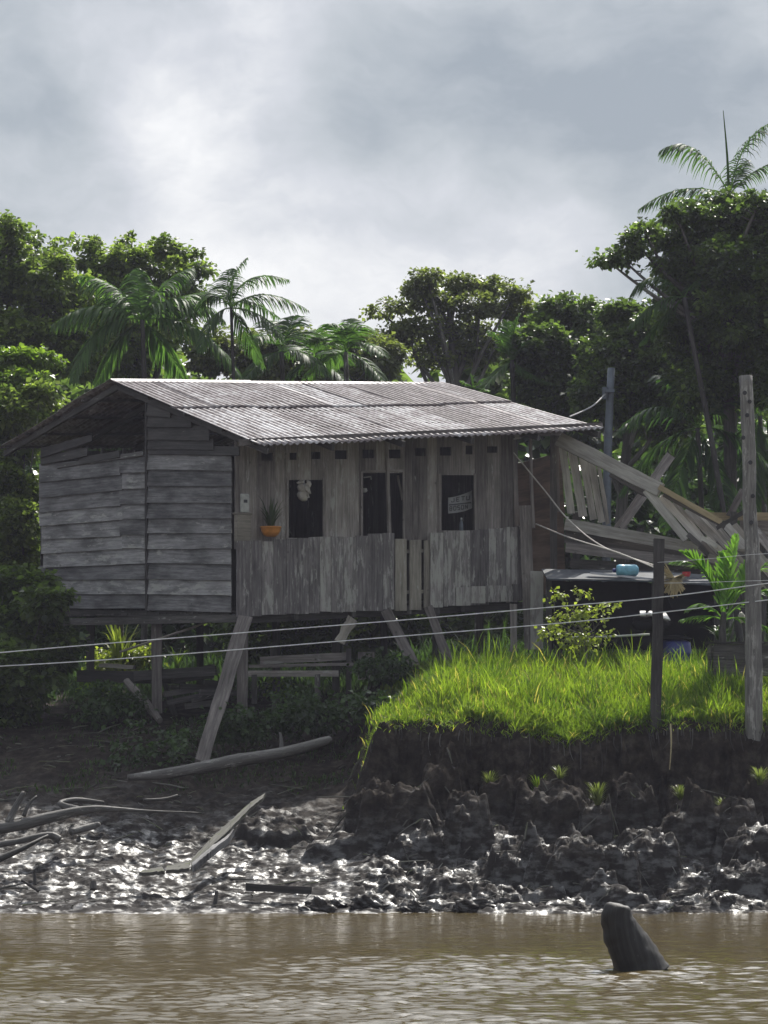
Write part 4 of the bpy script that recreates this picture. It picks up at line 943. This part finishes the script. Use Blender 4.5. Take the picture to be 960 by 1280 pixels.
def tree(label, blobs, Y, trunk_px, n, size, mat, name='broadleaf_tree', cat='tree', group=None, clump=45, crad=.3, seed=1, dY=1.0, bark='bark', tr=.16, flat=.6, shell=.45, trunk_top=None):
    g = np.random.default_rng(seed)
    cs_, rs = [], []
    for b_ in blobs:
        px, py, rx, ry = b_[:4]; yy = Y + (b_[4] if len(b_) > 4 else g.uniform(-.6, .6) * dY)
        cs_.append(P(px, py, yy)); rs.append((rx / F * yy, min(rx, ry) / F * yy * 1.2 * dY, ry / F * yy))
    base = gpx(trunk_px, Y, -.2)
    t_ = thing(name, label, cat, base, group)
    top = sum((Vector(c_) for c_ in cs_), Vector()) / len(cs_)
    if trunk_top: top = P(*trunk_top, Y)
    m_ = MB(); mid = base.lerp(top, .5) + Vector((g.uniform(-.3, .3), 0, 0))
    m_.tube([base, mid, top], [tr, tr * .75, tr * .4], 9, .06, sub=6)
    m_.build('trunk', MT[bark], t_, smooth=True)
    m_ = MB()
    for c_, r_ in zip(cs_, rs):
        s0 = base.lerp(top, .5 + .4 * g.uniform()); s0 = mid.lerp(top, g.uniform(.1, .8))
        e_ = Vector(c_) + Vector((0, 0, r_[2] * .2)); md = s0.lerp(e_, .55) + Vector((g.uniform(-.2, .2), g.uniform(-.2, .2), -.15))
        m_.tube([s0, md, e_], [tr * .42, tr * .28, tr * .08], 6, .08, sub=4)
        for q in range(5):
            a_ = md.lerp(e_, g.uniform(0, .9)); dd = Vector(g.normal(size=3)).normalized()
            m_.tube([a_, a_ + Vector((dd.x * r_[0], dd.y * r_[1], abs(dd.z) * r_[2])) * .8], [tr * .12, tr * .04], 5)
    m_.build('branches', MT[bark], t_)
    leaves(cs_, rs, int(n * (.62 if n > 20000 else .85)), size, g, MT[mat], 'crown', t_, clump, crad * (.8 if n > 20000 else 1), flat, shell=shell)
    return t_
G1 = 'broadleaf trees behind the house'
tree('tall broadleaf tree at the far left edge of the skyline', [(-30, 335, 60, 60), (18, 312, 36, 34), (58, 345, 38, 34), (10, 380, 60, 40), (-10, 440, 60, 50), (60, 405, 44, 40), (75, 312, 22, 9), (8, 285, 12, 14), (100, 370, 26, 30), (30, 430, 50, 40), (95, 430, 40, 40)], 71, 0, 46000, .115, 'leafA', group=G1, seed=1, crad=.24, clump=42)
tree('broadleaf tree with knobbly pale green top rising above the left palm', [(118, 325, 28, 16), (110, 303, 18, 8), (165, 305, 17, 13), (158, 330, 30, 20), (205, 312, 20, 12), (235, 322, 20, 10), (252, 335, 12, 8), (150, 360, 44, 26), (212, 345, 26, 20), (110, 375, 44, 30), (200, 390, 50, 34), (150, 430, 70, 40), (235, 370, 20, 20)], 73, 160, 40000, .11, 'leafA', group=G1, seed=2, crad=.22, clump=40)
tree('airy olive tree whose crown stands out above the middle of the roof', [(532, 345, 20, 10), (525, 362, 20, 12), (575, 356, 26, 12), (612, 358, 26, 11), (645, 368, 16, 9), (497, 385, 24, 10), (548, 380, 30, 14), (600, 382, 34, 14), (473, 390, 12, 6), (520, 408, 28, 14), (640, 390, 24, 14), (575, 410, 40, 14), (495, 420, 24, 12), (560, 440, 60, 20), (630, 430, 40, 20)], 77, 560, 26000, .10, 'leafC', group=G1, seed=3, crad=.21, shell=.2, clump=36)
tree('dense dark tree right of the airy olive tree', [(695, 388, 24, 14), (722, 382, 22, 12), (700, 415, 40, 24), (680, 440, 50, 36), (740, 430, 45, 36), (700, 490, 60, 40), (738, 395, 14, 9)], 70, 700, 42000, .11, 'leafB', group=G1, seed=4, crad=.22)
tree('dark rounded tree between the grey pole and the tall right tree', [(775, 392, 22, 14), (798, 425, 36, 30), (770, 455, 45, 34), (820, 470, 40, 36), (830, 405, 30, 26), (760, 500, 40, 30), (830, 520, 40, 30)], 68, 790, 40000, .11, 'leafB', group=G1, seed=5, crad=.22)
tree('tall dark tree on the right with one long limb reaching left', [(755, 324, 12, 5), (772, 320, 16, 7), (792, 306, 20, 12), (805, 290, 16, 8), (835, 300, 30, 22), (880, 280, 40, 26), (925, 272, 36, 26), (980, 280, 40, 40), (858, 330, 42, 30), (920, 330, 55, 36), (985, 370, 60, 50), (868, 375, 42, 30), (930, 400, 60, 40), (885, 430, 46, 34), (868, 256, 18, 8), (905, 248, 20, 9), (950, 250, 24, 11), (845, 270, 14, 8), (940, 460, 60, 40), (880, 480, 40, 30), (850, 415, 30, 24), (990, 460, 60, 60)], 64, 935, 105000, .10, 'leafB', group=G1, seed=6, tr=.16, crad=.2, shell=.3, trunk_top=(915, 330))
tree('bright leafy small tree left of the roof edge, upper one', [(28, 448, 36, 9), (16, 462, 30, 9), (58, 452, 16, 5), (30, 475, 30, 9)], 62.5, 22, 6500, .10, 'leafY', group=G1, seed=7, tr=.05, crad=.15, clump=30)
tree('shaded leafy small tree left of the roof edge with drooping sprays', [(50, 490, 26, 7), (40, 508, 28, 10), (10, 515, 30, 24), (20, 550, 34, 22), (66, 503, 14, 5), (-10, 600, 30, 40)], 62, 35, 13000, .12, 'leafA', group=G1, seed=8, tr=.05, crad=.18, clump=28)
tree('dark leafy tree close beside the left end of the side wall', [(15, 620, 30, 18), (20, 655, 30, 26), (5, 700, 36, 26), (36, 606, 12, 7), (30, 690, 18, 18), (0, 590, 20, 14)], 61.5, 10, 16000, .10, 'leafA', group=G1, seed=9, tr=.07, crad=.18)
tree('dark bush of large leaves in front of the left end of the side wall', [(30, 730, 44, 16), (55, 755, 28, 22), (20, 790, 46, 34), (10, 840, 56, 36), (66, 810, 24, 34), (-10, 880, 60, 30)], 57.0, 20, 17000, .12, 'leafB', name='bush', cat='bush', seed=10, tr=.04, crad=.18)

tree('dark bushes seen between the stilts behind the middle of the house', [(330, 800, 50, 40), (420, 790, 50, 45), (300, 760, 40, 30), (460, 750, 50, 30), (380, 740, 50, 30)], 65.2, 380, 12000, .15, 'leafB', name='bush', cat='bush', seed=21, tr=.04, crad=.25)
tree('dark bushes seen between the stilts behind the right part of the house', [(540, 800, 50, 40), (620, 790, 50, 45), (500, 770, 40, 30), (660, 750, 40, 30), (580, 740, 50, 30)], 66.0, 580, 12000, .15, 'leafB', name='bush', cat='bush', seed=22, tr=.04, crad=.25)

tree('low bushy trees filling the skyline between the slender palm and the olive tree', [(262, 440, 26, 30), (300, 440, 30, 22), (335, 436, 26, 18), (372, 428, 26, 16), (412, 432, 26, 16), (450, 436, 26, 18), (480, 445, 26, 22), (350, 470, 50, 16), (430, 472, 60, 16)], 75, 400, 30000, .11, 'leafC', name='bushy_tree', seed=23, tr=.08, crad=.24)

def frond(base, ctrl, tip, nl=34, ll=.55, lw=.035, g=None, droop=.8, mat='palm', parent=None, rw=.018, fan=0.55, stiff=False, tonec=.5, name='frond'):
    base, ctrl, tip = Vector(base), Vector(ctrl), Vector(tip); g = g or np.random.default_rng(1)
    V, Fq, T = [], [], []
    def bz(t): return base * (1 - t) ** 2 + ctrl * 2 * t * (1 - t) + tip * t * t
    def add(pts, wv, wd, tn):
        q = len(V); n = len(pts)
        for i, p in enumerate(pts):
            w_ = wd[i]; V.extend([np.array(p - wv * w_), np.array(p + wv * w_)]); T.extend([tn, tn])
        for i in range(n - 1): Fq.append([q + 2 * i, q + 2 * i + 1, q + 2 * i + 3, q + 2 * i + 2])
    N_ = 14; rp = [bz(i / N_) for i in range(N_ + 1)]; dn = (tip - base).normalized(); cr_ = dn.cross(Vector((0, 0, 1))); cr_ = cr_.normalized() if cr_.length > .05 else Vector((1, 0, 0))
    up_ = cr_.cross(dn).normalized()
    add(rp, up_, [rw * (1 - .8 * i / N_) for i in range(N_ + 1)], .9); add(rp, cr_, [rw * (1 - .8 * i / N_) for i in range(N_ + 1)], .9)
    for i in range(nl):
        t = .12 + .87 * (i + .5) / nl; p = bz(t); d = (bz(min(1, t + .02)) - bz(t - .02)).normalized()
        sv = d.cross(Vector((0, 0, 1))); sv = sv.normalized() if sv.length > .1 else cr_
        uv_ = sv.cross(d).normalized()
        l = ll * (math.sin(math.pi * min(1, .18 + t * .80)) ** .7) * g.uniform(.85, 1.1)
        for s_ in (-1, 1):
            dir0 = (sv * s_ * (1 - fan * .5) + d * fan + uv_ * .25 + Vector(g.normal(size=3)) * .07).normalized()
            pts = [p]; cur = p; dr = dir0
            for k in range(4):
                dr = (dr + Vector((0, 0, -1)) * droop * (.35 if not stiff else .08)).normalized(); cur = cur + dr * l / 4; pts.append(cur)
            wv = dir0.cross(uv_); wv = wv.normalized() if wv.length > .01 else d
            wv = (wv + Vector(g.normal(size=3)) * .25).normalized()
            w_ = lw / 2; add(pts, wv, [w_ * .5, w_, w_, w_ * .7, w_ * .1], float(np.clip(tonec + g.normal() * .18, 0, 1)))
    return np_mesh(name, np.array(V), np.array(Fq), MT[mat], parent, tone=np.array(T))
def palm(label, cx, cy, Y, fr, trunk_px=None, name='palm_tree', cat='palm', group='palms behind the house', seed=1, tr=.09, ll=.55, nl=36, droop=.8, lw=.035, mat='palm', tonec=.45):
    g = np.random.default_rng(seed); c_ = P(cx, cy, Y)
    t_ = thing(name, label, cat, gpx(trunk_px or cx, Y), group)
    m_ = MB(); b0 = gpx(trunk_px or cx, Y, -.3); m_.tube([b0, b0.lerp(c_, .5) + Vector((.1, 0, 0)), c_], [tr * .8, tr * .6, tr * .5], 10, .04, sub=5); m_.build('trunk', MT['dark'], t_, smooth=True)
    for f_ in fr:
        (kx, ky), (tx_, ty_) = f_[0], f_[1]; dy = f_[2] if len(f_) > 2 else g.uniform(-1, 1); l_ = f_[3] if len(f_) > 3 else ll
        frond(c_, P(kx, ky, Y + dy * .4), P(tx_, ty_, Y + dy), nl, l_, lw, g, droop, mat, t_, tonec=tonec)
    return t_
palm('large palm with broad drooping fronds rising behind the left of the roof', 178, 400, 67.5, [((115, 362), (64, 408), -.5, .8), ((150, 345), (96, 345), .5, .8), ((172, 365), (172, 335), .5, .6), ((200, 345), (240, 335), .4, .8), ((228, 345), (280, 400), -.3, .85), ((250, 385), (300, 470), -.8, .8),
     ((115, 385), (90, 480), -.8, .8), ((140, 420), (120, 490), .4, .7), ((200, 420), (235, 480), 1, .7), ((160, 372), (128, 372), .9, .7), ((205, 370), (260, 365), 1.0, .8)], seed=1, ll=1.05, droop=1.3, lw=.05, nl=46, tonec=.75)
palm('slender palm with thin feathery fronds against the sky left of centre', 289, 385, 66, [((285, 345), (309, 322), 0, .5), ((300, 330), (362, 350), .4, .55), ((325, 350), (386, 388), -.2, .6), ((262, 350), (250, 385), .4, .5), ((300, 362), (350, 398), .8, .5), ((330, 385), (355, 425), -.5, .5),
     ((262, 385), (250, 440), -.5, .5), ((280, 365), (262, 355), .9, .45), ((300, 400), (330, 460), .6, .5), ((280, 350), (290, 335), .5, .45)], seed=2, tr=.06, ll=.5, lw=.03, droop=1.1)
palm('low palm just right of the slender palm above the ridge', 352, 440, 69, [((330, 405), (310, 430)), ((345, 400), (335, 400)), ((372, 400), (400, 425)), ((380, 430), (410, 470)), ((330, 440), (305, 475)), ((362, 405), (368, 395))], seed=3, ll=.6)
palm('low palm with yellow-green fronds above the middle of the ridge', 432, 440, 69.5, [((410, 410), (385, 430)), ((425, 405), (410, 405)), ((440, 400), (455, 408)), ((455, 415), (480, 445)), ((415, 440), (380, 475)), ((460, 445), (480, 480)), ((436, 405), (440, 398), .5, .4)], seed=4, ll=.55, tonec=.7)
palm('low dark palm between the two low palms on the ridge skyline', 392, 450, 71, [((375, 420), (355, 445)), ((395, 415), (400, 412)), ((415, 425), (435, 455)), ((370, 455), (350, 485)), ((420, 455), (440, 490))], seed=5, ll=.6)
palm('palm with upright bright fronds right of the airy olive tree', 640, 450, 69, [((640, 415), (650, 392), 0, .4), ((625, 425), (610, 415), 0, .4), ((655, 430), (668, 425), 0, .4), ((655, 470), (690, 480), -.4, .45), ((625, 460), (600, 490), -.4, .45), ((640, 430), (632, 400), .3, .4)], seed=6, ll=.4, tonec=.8, droop=.5)
palm('tall palm on the right whose fronds and spear leaf stand above the dark tree', 912, 243, 66.5, [((868, 160), (826, 188), 0, .75), ((845, 222), (799, 262), -.3, .65), ((870, 250), (805, 285), .3, .55), ((925, 165), (968, 152), .2, .8), ((950, 195), (1010, 200), -.3, .5), ((890, 240), (850, 290), .5, .4), ((940, 240), (985, 275), .5, .4), ((920, 215), (935, 200), .6, .4)],
     seed=7, tr=.08, ll=.5, lw=.032, droop=1.1, nl=42)
m_ = MB(); m_.tube([P(911, 243, 66.5), P(909, 195, 66.5), P(904, 138, 66.5)], [.03, .022, .006], 6, sub=3); m_.build('spear_leaf', MT['palm'], bpy.data.objects['palm_tree.006'])
palm('palm half hidden in the dark tree with drooping fronds hanging to its left', 855, 372, 63.3, [((815, 322), (787, 372), 0, .6), ((825, 365), (785, 410), -.4, .6), ((830, 395), (800, 430), .3, .4), ((870, 340), (900, 350), .5, .4)], trunk_px=932, seed=8, ll=.55, lw=.03, droop=1.1)
palm('dark shaded palm low behind the lean-to', 872, 535, 64, [((820, 480), (775, 540), -.5), ((850, 470), (820, 470)), ((820, 540), (775, 620), .4), ((850, 580), (830, 660), -.8), ((900, 580), (915, 660), -.8), ((925, 530), (965, 590), -.4), ((920, 480), (965, 500), .4), ((890, 470), (905, 450), .3)],
     seed=9, ll=.75, lw=.05, tonec=.25, droop=1.0, nl=34)
palm('dark palm with arching fronds right behind the tall post', 950, 520, 66, [((920, 470), (880, 500)), ((960, 460), (990, 470)), ((930, 540), (900, 600)), ((980, 540), (1010, 600)), ((940, 560), (940, 640))], seed=10, ll=.75, lw=.05, tonec=.2)
palm('small fan of bright palm leaves just above the right end of the ridge', 592, 486, 64.5, [((585, 480), (575, 476), 0, .18), ((590, 476), (588, 468), 0, .18), ((598, 478), (606, 473), 0, .18), ((600, 486), (612, 488), 0, .18), ((588, 484), (578, 490), 0, .18)], seed=11, tr=.05, ll=.2, nl=14, droop=.5, tonec=.8, lw=.03)
# young coconut palm in the crate
cc = P(905, 795, 52.3); g = np.random.default_rng(3)
co = thing('coconut_seedling', 'young coconut palm with bright arching leaves growing in the dark crate', 'palm', cc)
m_ = MB(); m_.tube([gpx(905, 52.3, .5), P(903, 790, 52.3), P(905, 765, 52.3)], [.05, .06, .04], 10, .08, sub=3); m_.build('stem', MT['dark'], co, smooth=True)
for (k, tp, l_, w_, st_, tn_) in [((912, 720), (921, 668), .30, .05, True, .8), ((905, 720), (906, 690), .28, .06, True, .6), ((890, 705), (852, 690), .38, .07, True, .55), ((885, 690), (838, 703), .34, .05, False, .6), ((880, 745), (858, 762), .3, .05, False, .45),
                          ((925, 740), (935, 700), .3, .05, True, .5), ((940, 735), (975, 735), .35, .05, False, .5), ((935, 765), (965, 790), .3, .045, False, .4), ((880, 765), (850, 775), .3, .03, False, .7), ((945, 700), (985, 690), .4, .05, False, .6)]:
    frond(P(905, 775, 52.3), P(*k, 52.3 + g.uniform(-.15, .15)), P(*tp, 52.3 + g.uniform(-.4, .3)), 20, l_, w_, g, .8, 'coco', co, rw=.016, stiff=st_, tonec=tn_, fan=.9)
v, f, tn = blades(P(900, 800, 52.9), 60, .15, .4, .35, .03, .4, 4, 8); np_mesh('undergrowth', v, f, MT['weed'], co, tone=tn)
blobmesh('coconut_husk', [(P(927, 772, 52.8), (.06, .06, .08))], MT['cloth'], co, 2, .2)
# yellow-green shrub in front of the bench
tree('yellow-green twiggy shrub at the back of the bright grass', [(693, 745, 10, 10), (730, 742, 12, 8), (715, 765, 20, 10), (695, 775, 16, 10), (740, 770, 22, 12), (690, 795, 16, 12), (715, 800, 26, 14), (745, 795, 20, 10), (762, 758, 8, 6)], 54.6, 715, 1150, .068, 'leafS', name='shrub', cat='shrub', seed=12, tr=.03, crad=.10, clump=12, dY=.5, trunk_top=(718, 765))
# small plants
def tuft(label, px, Y, n, h0, h1, spread, wid, mat, seed, name='weed_clump', cat='weeds', grp=None, dz=0.0, at=None):
    c_ = gpx(px, Y, dz) if at is None else at; v, f, tn = blades(c_, n, h0, h1, spread, wid, .35, 4, seed); return tag(np_mesh(name, v, f, MT[mat], tone=tn), label, cat, grp)
tuft('bright sword-leaved clump lit behind the left stilts', 150, 62.6, 34, .9, 1.75, .55, .085, 'leafS', 1, dz=.1)
tuft('second small sword-leaved clump right of the left stilt', 222, 63.4, 18, .35, .7, .3, .04, 'leafY', 2, dz=.2)
g = np.random.default_rng(77)
for i, (px, py, Y, r, mat, n, lab) in enumerate([(140, 830, 62.9, 34, 'leafS', 1000, 'sunlit low weeds around the bright sword leaves'), (176, 822, 62.9, 18, 'leafS', 700, 'sunlit low weeds just left of the left stilt'),
        (120, 850, 58, 26, 'leafY', 120, 'sparse bright weeds hanging below the dark level beam'), (350, 860, 58.5, 12, 'leafY', 140, 'single bright patch of leaves under the plank landing'), (480, 835, 55.5, 34, 'weed', 900, 'dark leafy weeds at the left edge of the grass mound'),
        (380, 890, 54.2, 60, 'weed', 1500, 'dark creeping weeds on the bank under the landing'), (300, 905, 53.8, 45, 'weed', 900, 'dark creeping weeds around the foot of the leaning prop'), (445, 785, 57, 7, 'leafY', 60, 'little bright sprig hanging at the broken board'),
        (130, 880, 56.2, 50, 'weed', 1000, 'dark low weeds on the shaded bank at left'), (200, 935, 53.2, 60, 'weed', 700, 'dark trailing weeds on the lower shaded bank'), (470, 880, 53, 30, 'weed', 800, 'dark weeds beside the left end of the grass mound')]):
    cx_ = P(px, py, Y); rx = r / F * Y
    o = leaves([cx_], [(rx, rx, rx * (.7 if n < 800 else .45))], n, .09, g, MT[mat], 'weed_patch', clump=14, crad=.16, shell=.0)
    tag(o, kind='stuff')
# turf
def turf(n, name, mat, xr, yr, hr, wr, seed, kind='stuff', maskf=None, lean=.5, tips=None):
    g = np.random.default_rng(seed); x = g.uniform(*xr, n); y = g.uniform(*yr, n)
    if maskf is not None:
        k = maskf(x, y, g); x, y = x[k], y[k]; n = len(x)
    z = ground(x, y, fine=True); h = g.uniform(*hr, n) * (1 + .9 * fbm(x * 2.2, y * 1.5, 5, 4)) * (1 + .6 * (g.uniform(size=n) > .96)); h *= .45 + .55 * sstep(49.5, 50.8, y) if hr[1] > .3 else 1; h *= .55 + .45 * sstep(-.3, 1.2, x)
    th = g.uniform(0, 2 * np.pi, n); ln = h * lean * g.uniform(.1, 1, n); w = g.uniform(*wr, n)
    dv = np.stack([np.cos(th), np.sin(th) - .25, 0 * th], -1); sv = np.stack([-np.sin(th + g.normal(size=n) * .8), np.cos(th), 0 * th], -1) * w[:, None] / 2
    b_ = np.stack([x, y, z - .03], -1); V = []
    for t, wf in ((0, .8), (.4, 1), (.75, .7), (1.0, .08)):
        c_ = b_ + dv * (ln * t ** 1.7)[:, None]; c_[:, 2] += h * (t - .22 * t ** 3); V += [c_ - sv * wf, c_ + sv * wf]
    V = np.stack(V, 1).reshape(-1, 3); i = np.arange(n)[:, None] * 8
    Fc = np.concatenate([i + np.array([[0, 1, 3, 2]]), i + np.array([[2, 3, 5, 4]]), i + np.array([[4, 5, 7, 6]])])
    tone = np.clip(.5 + .5 * fbm(x * 1.2, y * 1.2, 9, 3) + g.normal(size=n) * .2, 0, .93); tone = np.where(g.uniform(size=n) < .05, 1.0, tone)
    return tag(np_mesh(name, V, Fc, MT[mat], tone=np.repeat(tone, 8)), kind=kind)
def gmask(x, y, g):
    yl = bank_y(x, y)
    return (yl > 49.86 - .08 * g.uniform(size=len(x))) & (y < 58) & (x > -.22 + (y - 50) * .05 + g.normal(size=len(x)) * .12) & (g.uniform(size=len(x)) < 1 - .5 * sstep(54.5, 57, y))
turf(150000, 'grass', 'grass', (-.8, 7.2), (48.2, 58), (.16, .48), (.011, .021), 5, maskf=gmask)
turf(26000, 'overhanging_grass', 'grass', (-.5, 6.6), (48.2, 50.3), (.12, .34), (.01, .018), 6, maskf=lambda x, y, g: (bank_y(x, y) > 49.62) & (x > -.3) & (g.uniform(size=len(x)) < .45 + .55 * np.minimum(slump(x), 1)), lean=2.0)
turf(14000, 'undergrowth', 'weed', (-9, 0.2), (51.5, 60), (.06, .22), (.012, .03), 8, maskf=lambda x, y, g: fbm(x * 1.3, y * 1.3, 66, 3) > .0)
turf(26000, 'undergrowth', 'weed', (-9, 9), (60, 70), (.2, .7), (.02, .05), 9)
m_ = MB(); g = np.random.default_rng(31)
for i in range(70):
    x_ = g.uniform(-.2, 6); yy = np.linspace(48.2, 50.4, 60); k_ = int(np.argmax(bank_y(np.full(60, x_), yy) > 49.55)); y_ = yy[k_]; p = Vector((x_, y_ - .03, gz(x_, y_) + .02)); l_ = g.uniform(.15, .7)
    m_.tube([p + Vector((0, .05, .05)), p + Vector((g.normal() * .02, -.05, -l_ * .4)), p + Vector((g.normal() * .06, -.07, -l_))], [.008, .006, .002], 4, sub=3)
tag(m_.build('hanging_roots', MT['dark']), kind='stuff')
p = P(838, 905, 49.2); m_ = MB(); m_.tube([p, P(839, 930, 49.05), P(837, 962, 48.95)], [.012, .012, .006], 5, sub=4); one(m_, 'grass_stalk', MT['straw'], 'single pale stem hanging down the dark bank below the short fence post', 'stem')
# litter: twigs, bark chips and dead leaves strewn over the bank
m_ = MB(); g = np.random.default_rng(55)
for i in range(520):
    x_ = g.uniform(-6.2, 6.2); y_ = g.uniform(44.8, 56) if x_ < 0 else g.uniform(44.8, 49); 
    if x_ < 0 and g.uniform() < .3: y_ = g.uniform(48.5, 52)
    l_ = g.uniform(.04, .16) if g.uniform() < .75 else g.uniform(.2, .6); th = g.uniform(-.8, .8) + (math.pi if g.uniform() < .5 else 0)
    dx, dy = math.cos(th) * l_, math.sin(th) * l_; r_ = g.uniform(.005, .014)
    p0 = Vector((x_, y_, gz(x_, y_) + r_)); p1 = Vector((x_ + dx, y_ + dy, gz(x_ + dx, y_ + dy) + r_ + g.uniform(0, .05)))
    m_.tube([p0, p0.lerp(p1, .5) + Vector((g.normal() * .01, 0, g.uniform(0, .02))), p1], [r_, r_, r_ * .5], 4)
tag(m_.build('bank_litter', MT['drift2']), kind='stuff')
# tufts on the mud cliff
for i, (px, Y, n, h0, h1, m_n, lab) in enumerate([(673, 49.0, 90, .25, .5, 'grass', 'grass tuft hanging below the turf edge left of centre right'), (747, 47.75, 90, .12, .36, 'weed', 'upright dull grass tuft on top of the tall mud clod'), (850, 48.7, 50, .08, .25, 'weed', 'dull tuft on the mud face right of the tall clod'),
        (905, 48.6, 60, .1, .28, 'weed', 'dull tuft under the overhanging turf near the tall post'), (880, 48.8, 40, .1, .25, 'weed', 'small dull tuft between two others on the mud face'), (950, 48.6, 60, .1, .3, 'weed', 'dull tuft at the right edge of the mud face'), (700, 48.6, 40, .06, .22, 'weed', 'low tuft on the mud slope left of the tall clod'), (612, 48.9, 30, .1, .25, 'weed', 'thin tuft on the mud face below the grass mound'), (573, 48.6, 24, .1, .2, 'weed', 'sparse tuft above the central mud clod')]):
    tuft(lab, px, Y, int(n * 1.8), h0 * 1.3, h1 * 1.45, .22, .014, 'grass' if m_n == 'grass' else 'leafC', 40 + i, name='grass_tuft', cat='grass tuft', grp='tufts on the mud face')
# far forest behind everything
g = np.random.default_rng(99)
def forest(name, Y0, Y1, x0, x1, topf, n, size, mat, seed):
    g = np.random.default_rng(seed); cs_, rs = [], []
    for k in range(240):
        px = g.uniform(x0, x1); Y = g.uniform(Y0, Y1); ty = topf(px) + abs(g.normal()) * 10 + g.uniform(0, 1) ** .7 * 420; r = g.uniform(28, 55)
        cs_.append(P(px, ty + r * .8, Y)); rs.append((r / F * Y, r / F * Y, r / F * Y * .8))
    o = leaves(cs_, rs, n, size, g, MT[mat], name, clump=50, crad=.55, shell=.3); return tag(o, kind='stuff')
forest('forest', 78, 84, -260, 1220, lambda x: np.interp(x, [-200, 0, 100, 260, 300, 420, 500, 600, 700, 800, 1100], [380, 370, 390, 400, 430, 435, 445, 420, 410, 385, 330]), 150000, .34, 'leafB', 4)
forest('far_forest', 88, 96, -500, 1500, lambda x: np.interp(x, [-200, 0, 260, 420, 500, 700, 800, 1100], [400, 400, 430, 450, 465, 435, 420, 380]), 120000, .55, 'leafB', 5)
forest('understorey', 70, 76, -200, 1160, lambda x: np.interp(x, [-200, 0, 260, 300, 700, 800, 1100], [470, 470, 480, 505, 500, 480, 460]), 90000, .24, 'weed', 6)

# ------------------------------------------------------------------ humid air
HAZE = 0.00034
import bmesh
bm = bmesh.new(); bmesh.ops.create_cube(bm, size=1.0)
me = bpy.data.meshes.new('haze'); bm.to_mesh(me); bm.free()
hz = bpy.data.objects.new('haze', me); COL.objects.link(hz)
hz.scale = (900, 900, 28); hz.location = (0, 40, 11.3)
hm = bpy.data.materials.new('humid_air'); hm.use_nodes = True; ht = hm.node_tree; ht.nodes.clear()
ho = N(ht, 'ShaderNodeOutputMaterial'); hv = N(ht, 'ShaderNodeVolumePrincipled', inp={'Density': HAZE, 'Anisotropy': .2}); hv.inputs['Color'].default_value = (.82, .82, 1.0, 1); L(ht, hv, 0, ho, 'Volume')
me.materials.append(hm); tag(hz, kind='stuff')
